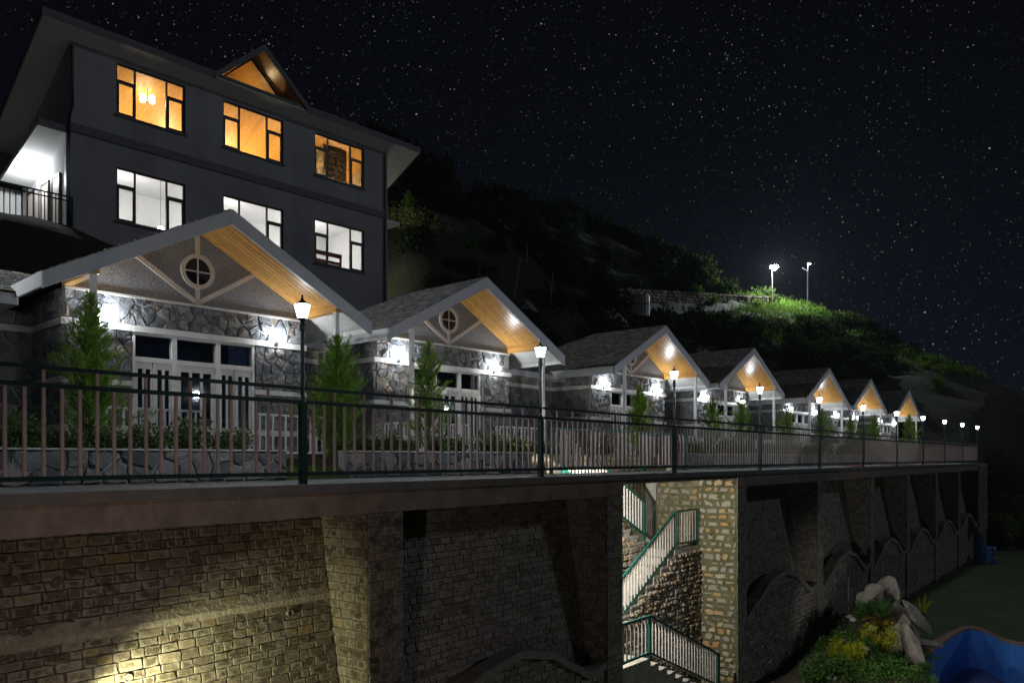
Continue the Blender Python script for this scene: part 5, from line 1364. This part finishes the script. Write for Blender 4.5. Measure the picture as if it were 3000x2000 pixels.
for k, (px, py) in enumerate([(2475, 1858), (2490, 1812), (2500, 1820), (2470, 1885), (2535, 1905), (2552, 1845), (2440, 1990)]):
    q = bmesh.new(); bmesh.ops.create_icosphere(q, subdivisions=2, radius=.1)
    for v in q.verts: v.co = Vector((v.co.x*1.3, v.co.y, v.co.z*.7))*(1 + mnoise.noise(v.co*9 + Vector((k, 0, 0)))*.4)
    m = bpy.data.meshes.new('garden_stone'); q.to_mesh(m); q.free(); m.materials.append(M['pebble'])
    p_ = at_mound(px, py); o = obj('garden_stone', m, None, None, p_ + Vector((0, 0, .05))); tag(o, ORD[k] + ' whitish stone lying among the mound plants', 'stone', 'pale stones on the mound')
for _ in range(70):
    x, y, _z = on_mound(r); b_ = BL[r.randrange(4)]; k = r.uniform(.14, .3); gcov.add([(x+v[0]*k, y+v[1]*k, mz(x, y)-.02+v[2]*k) for v in b_.v[:880]], b_.f[:220])
g_ = grass_patch(31, 6000, on_mound, .14, .008)
gcov.add(g_.v, g_.f)
o = obj('mound_ground_cover', gcov, M['green']); tag(o, 'low green ground cover on the rockery mound', 'ground cover'); stuff(o)
# cycad with dry fronds
th = thing('cycad', 'cycad with a green heart and drooping dry orange fronds', 'plant', at_mound(2585, 1830))
r = random.Random(6)
for k in range(34):
    az = k*2.4; green = k < 13; el = rad(r.uniform(50, 80) if green else r.uniform(-5, 35)); ln = r.uniform(.55, .75) if green else r.uniform(.6, .95)
    q = MB(); p = Vector((0, 0, .15)); d = Vector((math.cos(az)*math.cos(el), math.sin(az)*math.cos(el), math.sin(el))); P = [p]
    for i in range(9): d = (d + Vector((0, 0, -.09 if not green else -.05))).normalized(); p = p + d*ln/9; P.append(p)
    for i in range(1, 10):
        a = P[i]; dd = (P[i]-P[i-1]).normalized(); sd = dd.cross(Vector((0, 0, 1))).normalized()
        for s in (-1, 1):
            L_ = .17*math.sin(math.pi*(i+.6)/11); t_ = a + (sd*s + dd*.55)*L_; q.add([a - dd*.012, a + dd*.012, t_], [(0, 1, 2)])
            a2 = a - dd*ln/18; t2 = a2 + (sd*s + dd*.55)*L_; q.add([a2 - dd*.012, a2 + dd*.012, t2], [(0, 1, 2)])
    q.tube(P, [.008]*9 + [.002], 4, False)
    obj('frond', q, M['green'] if green else M['dry'], th)
obj('trunk', MB().lathe([(.1, -.2), (.13, 0), (.1, .16), (.04, .2)], 10), M['bark'], th)
# small spiky plant behind the rocks
th = thing('spiky_plant', 'small yellow green spiky plant right of the boulders', 'plant', (( 2705-1500)/FPX*26.8, 26.8, E - (1800-1352)/FPX*26.8))
for k in range(9):
    az = k*.9; q = MB(); q.tube([(0, 0, -.2), (.12*math.cos(az), .12*math.sin(az), .3), (.3*math.cos(az), .3*math.sin(az), .5+.1*(k % 3))], [.03, .025, .003], 5); obj('leaf', q, M['yellow'], th)
# poles standing in the rockery
for k, (px, py, lab) in enumerate([(2486, 1760, 'pale upright pipe behind the mound, left of the pair'), (2496, 1765, 'pale upright pipe behind the mound, right of the pair')]):
    D = 25.6 + .3*k; o = obj('upright_pipe', MB().tube([(0, 0, -1), (0, 0, .8 - .35*k)], .02, 6), M['pvc'], None, ((px-1500)/FPX*D, D, E - (py-1352)/FPX*D)); tag(o, lab, 'pipe')
# blue barrel and board at the far end of the wall
D = 47; p0 = Vector(((2900-1500)/FPX*D, D, LAWN))
th = thing('barrel', 'blue plastic barrel at the foot of the end pier', 'barrel', p0)
obj('barrel_body', MB().lathe([(.3, 0), (.33, .1), (.31, .3), (.34, .33), (.34, .36), (.31, .4), (.31, .62), (.34, .65), (.34, .68), (.31, .72), (.33, .9), (.28, 1.0)], 18), M['blue'], th)
th = thing('tool_shelter', 'leaning blue and white board shelter beside the blue barrel', 'shelter', p0 + Vector((-.75, .3, 0)))
obj('board', MB().box(-.04, .5, -.02, .02, .0, 1.7), M['blue'], th); obj('post', MB().box(-.1, -.045, -.03, .03, 0, 1.75), M['white'], th); obj('roof_sheet', MB().prism([(-.8, 2.9), (.2, 1.7), (.25, 1.72), (-.75, 2.93)], lambda x, z: (x, -.5, z), lambda x, z: (x, .5, z)), M['sheet'], th)
# dark shrubs beyond the end of the terrace
r = random.Random(77)
for k in range(16):
    s = r.uniform(54, 66); t = r.uniform(-8, 3); p = hp(s, t); th = thing('bush', ORD[k] + ' dark bush in the thicket beyond the end pier', 'bush', p + Vector((0, 0, -.1)), (0, 0, r.uniform(0, 6)), 'thicket beyond the terrace end'); th.scale = (r.uniform(2.5, 4.2),)*3
    obj('foliage', SHR[k % 5], None, th)

# ================================================================== FLOODLIGHTS
def floodlight(loc, target, label, power, color, angle, blend):
    th = thing('floodlight', label, 'floodlight', loc); d = (Vector(target)-Vector(loc)).normalized(); rot = d.to_track_quat('-Z', 'Y')
    hd = obj('housing', MB().box(-.14, .14, -.1, .1, .0, .12), M['metal'], th); hd.rotation_mode = 'QUATERNION'; hd.rotation_quaternion = rot
    obj('lens', MB().box(-.12, .12, -.08, .08, -.012, -.002), M['floodglass'], hd)
    obj('bracket', MB().box(-.02, .02, -.02, .02, -.3, .0), M['metal'], th)
    l = light('floodlight_beam', 'SPOT', power, color, th, d*.02, .03); l.rotation_mode = 'QUATERNION'; l.rotation_quaternion = rot
    l.data.spot_size = rad(angle); l.data.spot_blend = blend
M['floodglass'] = mk_emit('flood_lens', (1, .95, .7), 10)
# at the foot of the left bay, aimed along the wall
floodlight(FF.p(-2.5, -.02, -2.3), FF.p(-1.6, .6, -2.56), 'floodlight at the foot of the left wall bay, below the picture', 430, (1, 1, .55), 104, .9)
# warm lamp lower down in front of the left bay, shining on the railing and edge beam
floodlight(FF.p(-5.2, -4.6, -2.6), FF.p(.6, .4, -1.2), 'warm floodlight below the left edge of the picture', 200, (1, .76, .62), 96, 1.0)
# garden floodlight for the rockery
floodlight(Vector((9.2, 17.0, LAWN+.8)), Vector((11.8, 24.5, LAWN+.8)), 'garden floodlight below the picture aimed at the rockery', 240, (1, .94, .8), 60, .5)
# mast lamp out of the picture on the left, behind the row, and the fence lamp before the leftmost one
th = thing('mast_lamp', 'tall mast lamp left of the picture lighting the slate roofs', 'street lamp', (-15.5, 13.2, 0), (0, 0, 0))
obj('pole', MB().tube([(0, 0, 0), (0, 0, 4.5), (0, 0, 9)], [.09, .075, .05], 8), M['grey_metal'], th)
obj('lamp_housing', MB().box(-.1, .55, -.16, .16, 9, 9.12), M['grey_metal'], th)
obj('lamp_glass', MB().lathe([(.08, -.12), (.13, -.04), (.13, 0)], 12, (.38, 0, 9)), M['streetglass'], th)
ml = light('mast_lamp_light', 'SPOT', 2500, (.86, .94, 1), th, (.38, 0, 8.8), .12); ml.data.spot_size = rad(74); ml.data.spot_blend = .4
ml.rotation_mode = 'QUATERNION'; ml.rotation_quaternion = Vector((12.2, 7.0, -5.4)).to_track_quat('-Z', 'Y')
lamp_post(-5, 'lit lamp post on the fence just outside the left edge of the picture')

# ================================================================== NIGHT HAZE
hv = bpy.data.materials.new('night_air'); hv.use_nodes = True; t = hv.node_tree; t.nodes.remove(t.nodes['Principled BSDF'])
pv = t.nodes.new('ShaderNodeVolumePrincipled'); pv.inputs['Color'].default_value = (.8, .88, 1, 1); pv.inputs['Density'].default_value = .00016; pv.inputs['Anisotropy'].default_value = .3
t.links.new(pv.outputs[0], t.nodes['Material Output'].inputs['Volume'])
hb = obj('haze', MB().box(-650, 850, -420, 1020, -9.6, 46), hv); tag(hb, 'thin night haze hanging over the terrace and hillside', 'haze'); stuff(hb)
